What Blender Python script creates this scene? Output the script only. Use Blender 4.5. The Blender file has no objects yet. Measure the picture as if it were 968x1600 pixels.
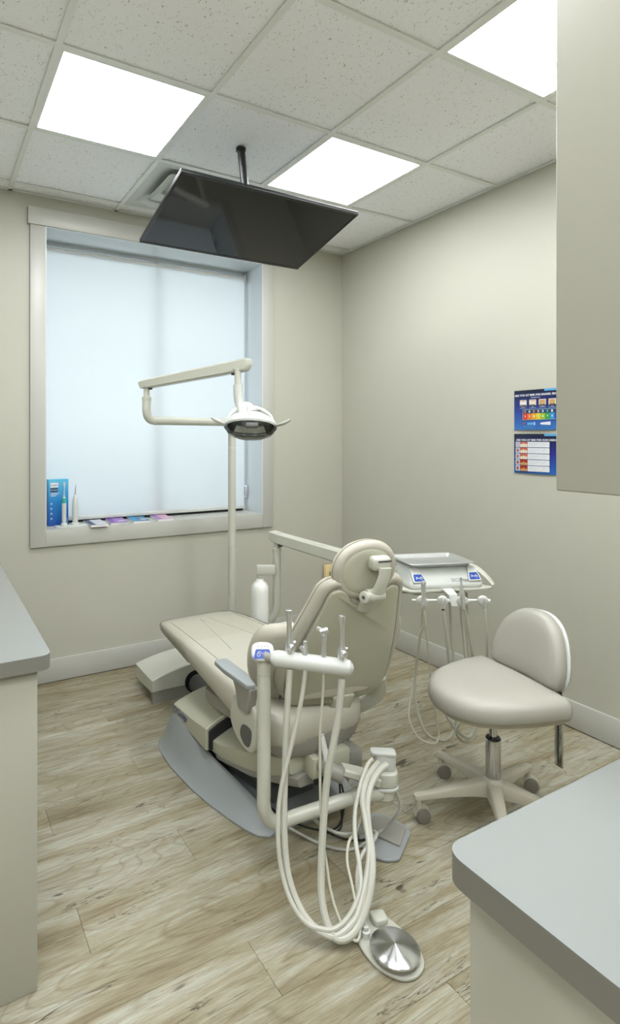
import bpy, bmesh, math, random
from mathutils import Vector, Matrix
random.seed(7)
sc = bpy.context.scene
COL = sc.collection

# ------------------------------------------------------------------ camera
F_PX, CX, CY, YAW, CAMH = 876.62, 362.08, 682.53, 0.4968, 1.4294
cs, sn = math.cos(YAW), math.sin(YAW)
XR, YB, ZC = 2.787, 3.3775, 2.821          # right wall, window wall, ceiling
cam_d = bpy.data.cameras.new('camera'); cam = bpy.data.objects.new('camera', cam_d); COL.objects.link(cam)
cam_d.sensor_fit = 'HORIZONTAL'; cam_d.sensor_width = 36.0; cam_d.lens = F_PX*36.0/968
cam_d.shift_x = (484-CX)/968; cam_d.shift_y = (CY-800)/968
cam_d.clip_start = 0.02
cam.location = (0, 0, CAMH); cam.rotation_euler = (math.radians(90), 0, -YAW)
sc.camera = cam
# ------------------------------------------------------------------ light and exposure
sc.view_settings.view_transform = 'Standard'; sc.view_settings.look = 'None'
sc.view_settings.gamma = 1.0; sc.view_settings.use_curve_mapping = False
EXPO = 1.60
PANEL = 7.5          # emission of the ceiling panels
DAY = 7.2           # power of the daylight area outside the window
w = bpy.data.worlds.new('daylight'); sc.world = w; w.use_nodes = True
bg = w.node_tree.nodes['Background']; bg.inputs[0].default_value = (0.75, 0.87, 1.0, 1); bg.inputs[1].default_value = 0.25
ld = bpy.data.lights.new('window_daylight', 'AREA'); ld.shape = 'RECTANGLE'; ld.size = 2.0; ld.size_y = 2.2
ld.energy = DAY; ld.color = (1.0, 0.985, 0.985)
lo = bpy.data.objects.new('window_daylight', ld); COL.objects.link(lo)
lo.location = (1.33, 4.35, 1.85); lo.rotation_euler = (math.radians(-90), 0, 0)
sc.view_settings.exposure = EXPO

# ------------------------------------------------------------------ point helpers
def ray(x, y):
    t = (x-CX)/F_PX; u = -(y-CY)/F_PX
    return (sn+t*cs, cs-t*sn, u)
def P(x, y, k):
    d = ray(x, y); return Vector((d[0]*k, d[1]*k, CAMH+d[2]*k))
def PZ(x, y, z):
    d = ray(x, y); return P(x, y, (z-CAMH)/d[2])
def V(*a): return Vector(a)

# ------------------------------------------------------------------ materials
def lin(c):
    return tuple(((v/255)/12.92 if v/255 <= 0.04045 else ((v/255+0.055)/1.055)**2.4) for v in c)
def mat(name, rgb, rough=0.5, metal=0.0, var=0.03, scale=6.0, bump=0.0, bscale=200.0, spec=0.5, coat=0.0, aniso=0.0):
    m = bpy.data.materials.new(name); m.use_nodes = True; nt = m.node_tree; N = nt.nodes; L = nt.links
    b = N['Principled BSDF']; c = lin(rgb)
    b.inputs['Roughness'].default_value = rough; b.inputs['Metallic'].default_value = metal
    b.inputs['Specular IOR Level'].default_value = spec
    if coat: b.inputs['Coat Weight'].default_value = coat; b.inputs['Coat Roughness'].default_value = 0.08
    if aniso: b.inputs['Anisotropic'].default_value = aniso
    tc = N.new('ShaderNodeTexCoord'); no = N.new('ShaderNodeTexNoise'); no.inputs['Scale'].default_value = scale; no.inputs['Detail'].default_value = 4
    L.new(tc.outputs['Object'], no.inputs['Vector'])
    mx = N.new('ShaderNodeMix'); mx.data_type = 'RGBA'
    mx.inputs[6].default_value = tuple(v*(1-var) for v in c)+(1,); mx.inputs[7].default_value = tuple(min(1, v*(1+var)) for v in c)+(1,)
    L.new(no.outputs['Fac'], mx.inputs[0]); L.new(mx.outputs[2], b.inputs['Base Color'])
    if bump:
        n2 = N.new('ShaderNodeTexNoise'); n2.inputs['Scale'].default_value = bscale; n2.inputs['Detail'].default_value = 3
        L.new(tc.outputs['Object'], n2.inputs['Vector'])
        bp = N.new('ShaderNodeBump'); bp.inputs['Strength'].default_value = bump; bp.inputs['Distance'].default_value = 0.002
        L.new(n2.outputs['Fac'], bp.inputs['Height']); L.new(bp.outputs['Normal'], b.inputs['Normal'])
    return m
M = {}
M['wall'] = mat('wall_paint', (178, 177, 164), 0.55, var=0.01, bump=0.15, bscale=350, spec=0.35)
M['trim'] = mat('trim_paint', (178, 178, 170), 0.35, var=0.01)
M['vinyl'] = mat('window_vinyl', (205, 212, 216), 0.35, var=0.01)
M['grid'] = mat('ceiling_grid_metal', (228, 230, 226), 0.4, var=0.01)
M['counter'] = mat('grey_laminate', (134, 138, 136), 0.18, var=0.015, bump=0.08, bscale=900, spec=0.45)
M['counter_edge'] = mat('grey_laminate_edge_shaded', (116, 115, 108), 0.4, var=0.02)  # edge grey, darkened to carry the weaker light on its face
M['cabinet'] = mat('cabinet_melamine', (166, 165, 152), 0.42, var=0.012)
M['enamel'] = mat('cream_enamel', (188, 189, 177), 0.28, var=0.012, spec=0.5)
M['white'] = mat('white_plastic', (196, 199, 194), 0.3, var=0.01)
M['olive'] = mat('chair_shell_plastic', (176, 176, 157), 0.25, var=0.012, spec=0.5)
M['leather'] = mat('cream_vinyl_leather', (178, 175, 161), 0.36, var=0.02, bump=0.12, bscale=260, spec=0.5)
M['seam'] = mat('seam_thread', (150, 140, 120), 0.7)
M['grey'] = mat('warm_grey_plastic', (140, 138, 130), 0.4, var=0.02)
M['bluegrey'] = mat('blue_grey_enamel', (140, 145, 145), 0.35, var=0.015)
M['dkgrey'] = mat('dark_grey_plastic', (84, 86, 84), 0.45, var=0.03)
M['black'] = mat('black_plastic', (20, 22, 22), 0.35, var=0.05)
M['chrome'] = mat('chrome', (205, 206, 208), 0.12, 1.0, var=0.02)
M['steel'] = mat('brushed_steel', (226, 228, 230), 0.34, 1.0, var=0.05, scale=30)
M['hose'] = mat('cream_hose_rubber', (182, 181, 165), 0.4, var=0.015)
M['hose_grey'] = mat('grey_hose_rubber', (165, 166, 158), 0.4, var=0.015)
M['hose_white'] = mat('white_hose_rubber', (183, 183, 172), 0.38, var=0.015)
M['stool'] = mat('white_stool_vinyl', (160, 158, 148), 0.36, var=0.015, bump=0.08, bscale=300, spec=0.5)
M['stoolbase'] = mat('stool_base_plastic', (176, 172, 156), 0.4, var=0.015)
M['caster'] = mat('caster_grey', (112, 108, 98), 0.45, var=0.03)
M['bottle'] = mat('frosted_bottle', (232, 234, 228), 0.3, var=0.008)
M['blue'] = mat('touchpad_blue', (18, 66, 156), 0.3, var=0.03)
M['logo_ink'] = mat('navy_ink', (52, 66, 122), 0.5)
M['ink_white'] = mat('white_ink', (206, 208, 212), 0.5, var=0.01)
M['wood'] = mat('pale_pine', (222, 200, 148), 0.5, var=0.08, scale=14)
M['paper'] = mat('paper_edges', (226, 226, 226), 0.7, var=0.03, scale=60)
M['plank_gap'] = mat('plank_joint', (84, 74, 60), 0.9)
M['dark'] = mat('near_black_matte', (30, 32, 34), 0.7)  # near-black for joints, pole holes, gasket and ceiling slab

def emis(name, rgb, s):
    m = bpy.data.materials.new(name); m.use_nodes = True; nt = m.node_tree; nt.nodes.clear()
    o = nt.nodes.new('ShaderNodeOutputMaterial'); e = nt.nodes.new('ShaderNodeEmission')
    e.inputs[0].default_value = rgb+(1,); e.inputs[1].default_value = s
    nt.links.new(e.outputs[0], o.inputs[0]); return m
M['panel'] = emis('lit_panel_diffuser', (0.965, 0.982, 1.0), PANEL)

def shade_mat():
    m = bpy.data.materials.new('translucent_shade_fabric'); m.use_nodes = True; nt = m.node_tree; nt.nodes.clear()
    N, L = nt.nodes, nt.links
    o = N.new('ShaderNodeOutputMaterial'); mx = N.new('ShaderNodeMixShader'); t = N.new('ShaderNodeBsdfTranslucent'); d = N.new('ShaderNodeBsdfDiffuse')
    tc = N.new('ShaderNodeTexCoord'); wv = N.new('ShaderNodeTexNoise'); wv.inputs['Scale'].default_value = 400
    L.new(tc.outputs['Object'], wv.inputs['Vector'])
    cr = N.new('ShaderNodeMix'); cr.data_type = 'RGBA'; cr.inputs[6].default_value = (.80, .83, .84, 1); cr.inputs[7].default_value = (.86, .89, .90, 1)
    L.new(wv.outputs['Fac'], cr.inputs[0]); L.new(cr.outputs[2], t.inputs[0]); L.new(cr.outputs[2], d.inputs[0])
    mx.inputs[0].default_value = 0.35
    L.new(t.outputs[0], mx.inputs[1]); L.new(d.outputs[0], mx.inputs[2]); L.new(mx.outputs[0], o.inputs[0]); return m
M['shade'] = shade_mat()
def glass_mat(name, tint, refl):
    m = bpy.data.materials.new(name); m.use_nodes = True; nt = m.node_tree; nt.nodes.clear()
    N, L = nt.nodes, nt.links
    o = N.new('ShaderNodeOutputMaterial'); mx = N.new('ShaderNodeMixShader'); t = N.new('ShaderNodeBsdfTransparent'); g = N.new('ShaderNodeBsdfGlossy')
    fr = N.new('ShaderNodeLayerWeight'); fr.inputs[0].default_value = refl
    t.inputs[0].default_value = tint+(1,); g.inputs['Roughness'].default_value = 0.06
    L.new(fr.outputs['Fresnel'], mx.inputs[0]); L.new(t.outputs[0], mx.inputs[1]); L.new(g.outputs[0], mx.inputs[2]); L.new(mx.outputs[0], o.inputs[0]); return m
M['pane'] = glass_mat('window_glass', (.9, .96, .97), 0.25)
M['film'] = glass_mat('clear_vinyl_film', (.985, .985, .975), 0.08)

def tile_mat():
    m = mat('fissured_ceiling_tile', (226, 225, 214), 0.85, var=0.01, spec=0.2); nt = m.node_tree; N, L = nt.nodes, nt.links
    b = N['Principled BSDF']
    geo = N.new('ShaderNodeNewGeometry')
    mp = N.new('ShaderNodeMapping'); mp.inputs['Scale'].default_value = (1.0, 0.75, 1.0); L.new(geo.outputs['Position'], mp.inputs['Vector'])
    warp = N.new('ShaderNodeTexNoise'); warp.inputs['Scale'].default_value = 60; L.new(mp.outputs[0], warp.inputs['Vector'])
    ad = N.new('ShaderNodeMixRGB'); ad.blend_type = 'ADD'; ad.inputs[0].default_value = 0.02; L.new(mp.outputs[0], ad.inputs[1]); L.new(warp.outputs['Color'], ad.inputs[2])
    no = N.new('ShaderNodeTexNoise'); no.inputs['Scale'].default_value = 125; no.inputs['Detail'].default_value = 2; no.inputs['Roughness'].default_value = 0.6
    L.new(ad.outputs[0], no.inputs['Vector'])
    rp = N.new('ShaderNodeValToRGB'); rp.color_ramp.elements[0].position = 0.27; rp.color_ramp.elements[0].color = lin((170, 164, 148))+(1,)
    rp.color_ramp.elements[1].position = 0.37; rp.color_ramp.elements[1].color = lin((244, 245, 247))+(1,)
    L.new(no.outputs['Fac'], rp.inputs[0]); L.new(rp.outputs[0], b.inputs['Base Color'])
    bp = N.new('ShaderNodeBump'); bp.inputs['Strength'].default_value = 0.5; bp.inputs['Distance'].default_value = 0.002
    L.new(rp.outputs[0], bp.inputs['Height']); L.new(bp.outputs[0], b.inputs['Normal'])
    return m
M['tile'] = tile_mat()

def plank_mat():
    m = bpy.data.materials.new('oak_vinyl_plank'); m.use_nodes = True; nt = m.node_tree; N, L = nt.nodes, nt.links
    b = N['Principled BSDF']; b.inputs['Roughness'].default_value = 0.42; b.inputs['Specular IOR Level'].default_value = 0.4
    geo = N.new('ShaderNodeNewGeometry'); oi = N.new('ShaderNodeObjectInfo')
    rnd = N.new('ShaderNodeMath'); rnd.operation = 'MULTIPLY'; rnd.inputs[1].default_value = 37.0; L.new(oi.outputs['Random'], rnd.inputs[0])
    cb = N.new('ShaderNodeCombineXYZ'); L.new(rnd.outputs[0], cb.inputs[2]); 
    add = N.new('ShaderNodeVectorMath'); add.operation = 'ADD'; L.new(geo.outputs['Position'], add.inputs[0]); L.new(cb.outputs[0], add.inputs[1])
    rnd2 = N.new('ShaderNodeMath'); rnd2.operation = 'MULTIPLY'; rnd2.inputs[1].default_value = 0.22; L.new(oi.outputs['Random'], rnd2.inputs[0])
    cb2 = N.new('ShaderNodeCombineXYZ'); L.new(rnd2.outputs[0], cb2.inputs[2])
    add2 = N.new('ShaderNodeVectorMath'); add2.operation = 'ADD'; L.new(geo.outputs['Position'], add2.inputs[0]); L.new(cb2.outputs[0], add2.inputs[1])
    def noise(sx, sy, scale, det, rough=0.55, dist=0.0, near=False):
        mp = N.new('ShaderNodeMapping'); mp.inputs['Scale'].default_value = (sx, sy, 1); L.new((add2 if near else add).outputs[0], mp.inputs['Vector'])
        n = N.new('ShaderNodeTexNoise'); n.inputs['Scale'].default_value = scale; n.inputs['Detail'].default_value = det
        n.inputs['Roughness'].default_value = rough; n.inputs['Distortion'].default_value = dist
        L.new(mp.outputs[0], n.inputs['Vector']); return n
    def ramp(n, stops):
        r = N.new('ShaderNodeValToRGB'); e = r.color_ramp.elements
        e[0].position, e[0].color = stops[0][0], lin(stops[0][1])+(1,)
        e[1].position, e[1].color = stops[-1][0], lin(stops[-1][1])+(1,)
        for p, c in stops[1:-1]:
            q = e.new(p); q.color = lin(c)+(1,)
        L.new(n.outputs['Fac'], r.inputs[0]); return r
    def mul(a, bb, f):
        x = N.new('ShaderNodeMixRGB'); x.blend_type = 'MULTIPLY'; x.inputs[0].default_value = f
        L.new(a.outputs[0], x.inputs[1]); L.new(bb.outputs[0], x.inputs[2]); return x
    base = ramp(noise(0.55, 4.2, 2.1, 5, 0.58, 0.9, True), [(0.28, (128, 114, 92)), (0.40, (150, 140, 117)), (0.50, (164, 157, 138)), (0.58, (172, 168, 155)), (0.72, (184, 181, 169))])
    tint = ramp(noise(1.2, 9.0, 3.0, 5, 0.65, 1.6), [(0.32, (208, 196, 174)), (0.50, (240, 236, 226)), (0.66, (255, 255, 255))])
    c0 = mul(base, tint, 0.72)
    fine = ramp(noise(2.6, 60.0, 4.0, 6, 0.75, 0.9), [(0.32, (196, 187, 168)), (0.56, (255, 255, 255))])
    c1 = mul(c0, fine, 0.8)
    # growth rings where the grain opens out: thin contour lines of a stretched noise
    ring = noise(0.55, 3.4, 1.6, 1, 0.4, 0.5)
    rm = N.new('ShaderNodeMath'); rm.operation = 'MULTIPLY'; rm.inputs[1].default_value = 26.0; L.new(ring.outputs['Fac'], rm.inputs[0])
    rf_ = N.new('ShaderNodeMath'); rf_.operation = 'PINGPONG'; rf_.inputs[1].default_value = 0.5; L.new(rm.outputs[0], rf_.inputs[0])
    rr = N.new('ShaderNodeValToRGB'); rr.color_ramp.elements[0].color = lin((188, 172, 140))+(1,); rr.color_ramp.elements[1].position = 0.13; rr.color_ramp.elements[1].color = (1, 1, 1, 1)
    L.new(rf_.outputs[0], rr.inputs[0]); c2 = mul(c1, rr, 0.42)
    # long thin cracks: a narrow band of one noise, kept only where another is high
    ck = noise(0.8, 8.0, 2.0, 5, 0.6, 1.2)
    sb = N.new('ShaderNodeMath'); sb.operation = 'SUBTRACT'; sb.inputs[1].default_value = 0.5; L.new(ck.outputs['Fac'], sb.inputs[0])
    ab = N.new('ShaderNodeMath'); ab.operation = 'ABSOLUTE'; L.new(sb.outputs[0], ab.inputs[0])
    lt = N.new('ShaderNodeMapRange'); lt.inputs[1].default_value = 0.004; lt.inputs[2].default_value = 0.012; lt.inputs[3].default_value = 1; lt.inputs[4].default_value = 0; L.new(ab.outputs[0], lt.inputs[0])
    mk = noise(1.0, 5.0, 2.6, 2, 0.5, 0.0)
    mm = N.new('ShaderNodeMapRange'); mm.inputs[1].default_value = 0.53; mm.inputs[2].default_value = 0.64; L.new(mk.outputs['Fac'], mm.inputs[0])
    pr = N.new('ShaderNodeMath'); pr.operation = 'MULTIPLY'; L.new(lt.outputs[0], pr.inputs[0]); L.new(mm.outputs[0], pr.inputs[1])
    c3 = N.new('ShaderNodeMixRGB'); c3.inputs[2].default_value = lin((74, 62, 46))+(1,); L.new(pr.outputs[0], c3.inputs[0]); L.new(c2.outputs[0], c3.inputs[1])
    knot = ramp(noise(1.6, 5.0, 3.6, 2, 0.5, 0.4), [(0.24, (66, 52, 40)), (0.275, (255, 255, 255))])
    c4 = mul(c3, knot, 0.8)
    hs = N.new('ShaderNodeHueSaturation'); mr = N.new('ShaderNodeMapRange'); mr.inputs[3].default_value = 0.97; mr.inputs[4].default_value = 1.04
    L.new(oi.outputs['Random'], mr.inputs[0]); L.new(mr.outputs[0], hs.inputs['Value']); L.new(c4.outputs[0], hs.inputs['Color'])
    hs.inputs['Saturation'].default_value = 0.95
    gt = N.new('ShaderNodeMixRGB'); gt.blend_type = 'MULTIPLY'; gt.inputs[0].default_value = 1; gt.inputs[2].default_value = (.965, 1.0, .985, 1)
    L.new(hs.outputs[0], gt.inputs[1]); L.new(gt.outputs[0], b.inputs['Base Color'])
    bp = N.new('ShaderNodeBump'); bp.inputs['Strength'].default_value = 0.25; bp.inputs['Distance'].default_value = 0.0015
    L.new(fine.outputs[0], bp.inputs['Height']); L.new(bp.outputs[0], b.inputs['Normal'])
    return m
M['plank'] = plank_mat()

def screen_mat():
    m = mat('television_screen', (3, 4, 5), 0.05, var=0.05, spec=0.6); return m
M['screen'] = screen_mat()

def grad_mat(name, top, bottom, z0, z1, extra=None):
    m = mat(name, top, 0.3, var=0.0); nt = m.node_tree; N, L = nt.nodes, nt.links
    geo = N.new('ShaderNodeNewGeometry'); sp = N.new('ShaderNodeSeparateXYZ'); L.new(geo.outputs['Position'], sp.inputs[0])
    mr = N.new('ShaderNodeMapRange'); mr.inputs[1].default_value = z0; mr.inputs[2].default_value = z1; L.new(sp.outputs['Z'], mr.inputs[0])
    rp = N.new('ShaderNodeValToRGB'); rp.color_ramp.elements[0].color = lin(bottom)+(1,); rp.color_ramp.elements[1].color = lin(top)+(1,)
    if extra: e = rp.color_ramp.elements.new(0.5); e.color = lin(extra)+(1,)
    L.new(mr.outputs[0], rp.inputs[0]); L.new(rp.outputs[0], N['Principled BSDF'].inputs['Base Color']); return m

# ------------------------------------------------------------------ mesh helpers
class MB:
    def __init__(s): s.v = []; s.f = []
    def add(s, vs, fs):
        n = len(s.v); s.v += [Vector(v) for v in vs]; s.f += [tuple(i+n for i in f) for f in fs]; return s
def worldloc(o):
    p = Vector((0, 0, 0))
    while o: p = p+o.location; o = o.parent
    return p
def part(name, mb, m, parent=None, smooth=True, angle=35, loc=None):
    me = bpy.data.meshes.new(name); off = worldloc(parent) if parent else Vector((0, 0, 0))
    if loc is not None: off = Vector(loc)
    me.from_pydata([tuple(v-off) for v in mb.v], [], mb.f); me.materials.append(M[m] if isinstance(m, str) else m)
    bm = bmesh.new(); bm.from_mesh(me); bmesh.ops.recalc_face_normals(bm, faces=bm.faces)
    if smooth:
        a = math.radians(angle)
        for f in bm.faces: f.smooth = True
        for e in bm.edges:
            if len(e.link_faces) == 2 and e.calc_face_angle(0) > a: e.smooth = False
    bm.to_mesh(me); bm.free()
    o = bpy.data.objects.new(name, me); COL.objects.link(o)
    if parent: o.parent = parent
    if loc is not None: o.location = Vector(loc) - (worldloc(parent) if parent else Vector((0, 0, 0)))
    return o
def thing(name, label, cat, loc, group=None):
    o = bpy.data.objects.new(name, None); COL.objects.link(o); o.location = loc; o.empty_display_size = 0.05
    o['label'] = label; o['category'] = cat
    if group: o['group'] = group
    return o
def tag(o, label, cat, group=None):
    o['label'] = label; o['category'] = cat
    if group: o['group'] = group
    return o
def struct(name, mb, m, parent=None, **k):
    o = part(name, mb, m, parent, **k)
    if not parent: o['kind'] = 'structure'
    return o
def sroot(name, loc=(0, 0, 0)):
    o = bpy.data.objects.new(name, None); COL.objects.link(o); o.location = loc; o['kind'] = 'structure'; return o

ID = (V(0, 0, 0), V(1, 0, 0), V(0, 1, 0), V(0, 0, 1))
def frame(o, ex, ey, ez=None):
    ex = Vector(ex).normalized(); ey = Vector(ey).normalized(); ez = ex.cross(ey) if ez is None else Vector(ez).normalized()
    return (Vector(o), ex, ey, ez)
def tf(fr, p): return fr[0]+fr[1]*p[0]+fr[2]*p[1]+fr[3]*p[2]
def box(mb, x0, x1, y0, y1, z0, z1, r=0.0, fr=ID, seg=2):
    bm = bmesh.new(); bmesh.ops.create_cube(bm, size=1)
    for v in bm.verts: v.co = Vector(((x0+x1)/2+v.co.x*(x1-x0), (y0+y1)/2+v.co.y*(y1-y0), (z0+z1)/2+v.co.z*(z1-z0)))
    if r: bmesh.ops.bevel(bm, geom=bm.edges[:], offset=min(r, .49*min(x1-x0, y1-y0, z1-z0)), segments=seg, profile=0.5, affect='EDGES')
    bm.verts.index_update()
    mb.add([tf(fr, v.co) for v in bm.verts], [[v.index for v in f.verts] for f in bm.faces]); bm.free(); return mb
def B(*a, **k): return box(MB(), *a, **k)
def catmull(pts, n=6, closed=False):
    out = []; m = len(pts); rng = range(m if closed else m-1)
    for i in rng:
        g = (lambda j: pts[j % m]) if closed else (lambda j: pts[min(max(j, 0), m-1)])
        p0, p1, p2, p3 = g(i-1), g(i), g(i+1), g(i+2)
        for k in range(n):
            t = k/n
            out.append(0.5*((2*p1)+(-p0+p2)*t+(2*p0-5*p1+4*p2-p3)*t*t+(-p0+3*p1-3*p2+p3)*t**3))
    if not closed: out.append(pts[-1].copy())
    return out
def tube(mb, pts, r, seg=10, smooth=0, cap=True, flat=1.0, up=None):
    pts = [Vector(p) for p in pts]
    rs = list(r) if isinstance(r, (list, tuple)) else [r]*len(pts)
    if smooth:
        ext = [Vector((*p, 0)).to_4d() if False else Vector((p.x, p.y, p.z, q)) for p, q in zip(pts, rs)]
        ext = catmull(ext, smooth); pts = [Vector((e[0], e[1], e[2])) for e in ext]; rs = [e[3] for e in ext]
    n = len(pts); T = [((pts[min(i+1, n-1)]-pts[max(i-1, 0)])).normalized() for i in range(n)]
    a = Vector(up) if up else (V(0, 0, 1) if abs(T[0].z) < 0.9 else V(1, 0, 0))
    u = (a-T[0]*a.dot(T[0])).normalized(); vs = []; fs = []
    for i in range(n):
        u = (u-T[i]*u.dot(T[i])).normalized(); w_ = T[i].cross(u)
        for k in range(seg):
            t = 2*math.pi*k/seg; vs.append(pts[i]+u*(rs[i]*flat*math.cos(t))+w_*(rs[i]*math.sin(t)))
    for i in range(n-1):
        for k in range(seg):
            a0 = i*seg+k; a1 = i*seg+(k+1) % seg; fs.append((a0, a1, a1+seg, a0+seg))
    if cap:
        fs.append(tuple(range(seg))[::-1]); fs.append(tuple(range((n-1)*seg, n*seg)))
    return mb.add(vs, fs)
def T_(*a, **k): return tube(MB(), *a, **k)
def lathe(mb, prof, fr=ID, seg=24):
    """prof = [(radius, height)] turned about the frame's z"""
    vs = []; fs = []; n = len(prof)
    for r, z in prof:
        for k in range(seg):
            t = 2*math.pi*k/seg; vs.append(tf(fr, (r*math.cos(t), r*math.sin(t), z)))
    for i in range(n-1):
        for k in range(seg):
            a0 = i*seg+k; a1 = i*seg+(k+1) % seg; fs.append((a0, a1, a1+seg, a0+seg))
    fs.append(tuple(range(seg))[::-1]); fs.append(tuple(range((n-1)*seg, n*seg)))
    return mb.add(vs, fs)
def axis(o, d):
    d = Vector(d).normalized(); a = V(0, 0, 1) if abs(d.z) < .9 else V(1, 0, 0)
    ex = a.cross(d).normalized(); return (Vector(o), ex, d.cross(ex), d)
def roundpoly(pts, r, seg=5):
    out = []; n = len(pts); rs = r if isinstance(r, (list, tuple)) else [r]*n
    for i in range(n):
        p = Vector(pts[i]).to_2d(); a = Vector(pts[i-1]).to_2d()-p; b = Vector(pts[(i+1) % n]).to_2d()-p
        la, lb = a.length, b.length; a.normalize(); b.normalize(); q = min(rs[i], la*.49, lb*.49)
        s, e = p+a*q, p+b*q
        for k in range(seg+1):
            t = k/seg; out.append(s*(1-t)**2+p*2*t*(1-t)+e*t*t)
    return out
def smoothpoly(pts, n=6):
    return [v.to_2d() for v in catmull([Vector((p[0], p[1], 0)) for p in pts], n, True)]
def ellipse(a, b, n=36, cx=0, cy=0, pw=2.0):
    o = []
    for k in range(n):
        t = 2*math.pi*k/n; c, s = math.cos(t), math.sin(t)
        o.append(Vector((cx+a*math.copysign(abs(c)**(2/pw), c), cy+b*math.copysign(abs(s)**(2/pw), s))))
    return o
def pillow(mb, outline, prof, fr=ID, deform=None, dome=None):
    """rings of the outline, each (inset, z); insets shrink along the outline's normals.  dome: extra rings [(scale, z)] that close the last ring"""
    n = len(outline); area = sum(outline[i-1].x*outline[i].y-outline[i].x*outline[i-1].y for i in range(n)); sg = 1 if area > 0 else -1
    c = Vector((sum(p.x for p in outline)/n, sum(p.y for p in outline)/n)); nm = []
    for i in range(n):
        t = outline[(i+1) % n]-outline[i-1]
        if t.length < 1e-9: t = Vector((1, 0))
        nm.append(Vector((-t.y, t.x)).normalized()*sg)
    vs = []; fs = []; rings = 0
    def ring(ps, z):
        nonlocal rings
        for p in ps:
            q = Vector((p.x, p.y, z))
            if deform: q = deform(q)
            vs.append(tf(fr, q))
        rings += 1
    for ins, z in prof: ring([outline[i]+nm[i]*ins for i in range(n)], z)
    if dome:
        last = [outline[i]+nm[i]*prof[-1][0] for i in range(n)]
        for s_, z in dome: ring([c+(p-c)*s_ for p in last], z)
    for i in range(rings-1):
        for k in range(n):
            a0 = i*n+k; a1 = i*n+(k+1) % n; fs.append((a0, a1, a1+n, a0+n))
    fs.append(tuple(range(n))[::-1]); fs.append(tuple(range((rings-1)*n, rings*n)))
    return mb.add(vs, fs)
def slab(outline, z0, z1, r=0.0, fr=ID, seg=3, deform=None):
    if not r: return pillow(MB(), outline, [(0, z0), (0, z1)], fr, deform)
    pr = [(r*(1-math.sin(math.pi/2*k/seg)), z0+r*(1-math.cos(math.pi/2*k/seg))) for k in range(seg+1)]
    pr += [(r*(1-math.cos(math.pi/2*k/seg)), z1-r+r*math.sin(math.pi/2*k/seg)) for k in range(seg+1)]
    return pillow(MB(), outline, pr, fr, deform)
def loft(mb, rings, cap=True):
    n = len(rings[0]); vs = [v for r in rings for v in r]; fs = []
    for i in range(len(rings)-1):
        for k in range(n):
            a0 = i*n+k; a1 = i*n+(k+1) % n; fs.append((a0, a1, a1+n, a0+n))
    if cap: fs.append(tuple(range(n))[::-1]); fs.append(tuple(range((len(rings)-1)*n, len(rings)*n)))
    return mb.add(vs, fs)
def text(name, s, size, fr, m, parent, bold=0.0, depth=0.0004, align='LEFT'):
    cu = bpy.data.curves.new('lettering', 'FONT'); cu.body = s; cu.size = size; cu.extrude = depth; cu.align_x = align; cu.offset = bold; cu.resolution_u = 2
    to = bpy.data.objects.new('lettering', cu); COL.objects.link(to)
    bpy.context.view_layer.update()
    me = bpy.data.meshes.new_from_object(to.evaluated_get(bpy.context.evaluated_depsgraph_get()))
    mb = MB().add([tf(fr, v.co) for v in me.vertices], [list(p.vertices) for p in me.polygons])
    bpy.data.objects.remove(to); bpy.data.meshes.remove(me); bpy.data.curves.remove(cu)
    return part(name, mb, m, parent, smooth=False)

# ================================================================== SETTING
XL, YF, XL2, YL2 = -0.36, -3.60, -2.40, 1.42      # the room widens behind the camera
FL = sroot('floor')
part('underlay', B(XL2-.1, XR+.1, YF-.1, YB+.1, -0.08, -0.004), 'plank_gap', FL, smooth=False)
PW, PL, G = 0.174, 1.2, 0.0004
plank_cache = {}
row = 0
j0 = math.floor((YF-1.2)/PW)
for j in range(j0, 14):
    xl = XL if 1.2+j*PW > YL2-.2 else XL2
    y0 = max(1.2+j*PW, YF); y1 = min(1.2+j*PW+PW, YB)
    if y1 <= YF+.01: continue
    if y0 >= YB: break
    off = {0: 0.797, 1: 1.197, 2: 0.397}[j % 3]-4.8
    x = off
    while x < XR:
        a, b = max(x, xl), min(x+PL, XR)
        if b-a > 0.01:
            key = (round(b-a, 3), round(y1-y0, 3))
            if key not in plank_cache:
                o = part('plank', B(G, b-a-G, G, y1-y0-G, -0.004, 0.0, r=0.0008, seg=1), 'plank', None, smooth=False)
                plank_cache[key] = o.data; o.parent = FL; o.location = (a, y0, 0)
            else:
                o = bpy.data.objects.new('plank', plank_cache[key]); COL.objects.link(o); o.parent = FL; o.location = (a, y0, 0)
        x += PL
# walls
WX0, WX1, WZ0, WZ1 = 0.600, 2.068, 0.885, 2.645      # clear opening inside the casing
wb = MB(); D = 0.26
box(wb, XL-.12, WX0, YB, YB+D, 0, ZC+.1); box(wb, WX1, XR+.12, YB, YB+D, 0, ZC+.1)
box(wb, WX0, WX1, YB, YB+D, 0, WZ0); box(wb, WX0, WX1, YB, YB+D, WZ1, ZC+.1)
struct('wall_back', wb, 'wall', smooth=False)
struct('wall_right', B(XR, XR+.12, YF-.1, YB, 0, ZC+.1), 'wall', smooth=False)
wl = B(XL-.12, XL, YL2, YB, 0, ZC+.1); box(wl, XL2, XL-.12, YL2, YL2+.12, 0, ZC+.1); box(wl, XL2-.12, XL2, YF, YL2+.12, 0, ZC+.1)
struct('wall_left', wl, 'wall', smooth=False)
struct('wall_front', B(XL2-.12, XR, YF-.12, YF, 0, ZC+.1), 'wall', smooth=False)
struct('wall_side', B(1.30, 1.42, -.60, 0.50, 0, ZC), 'wall', smooth=False)
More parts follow.
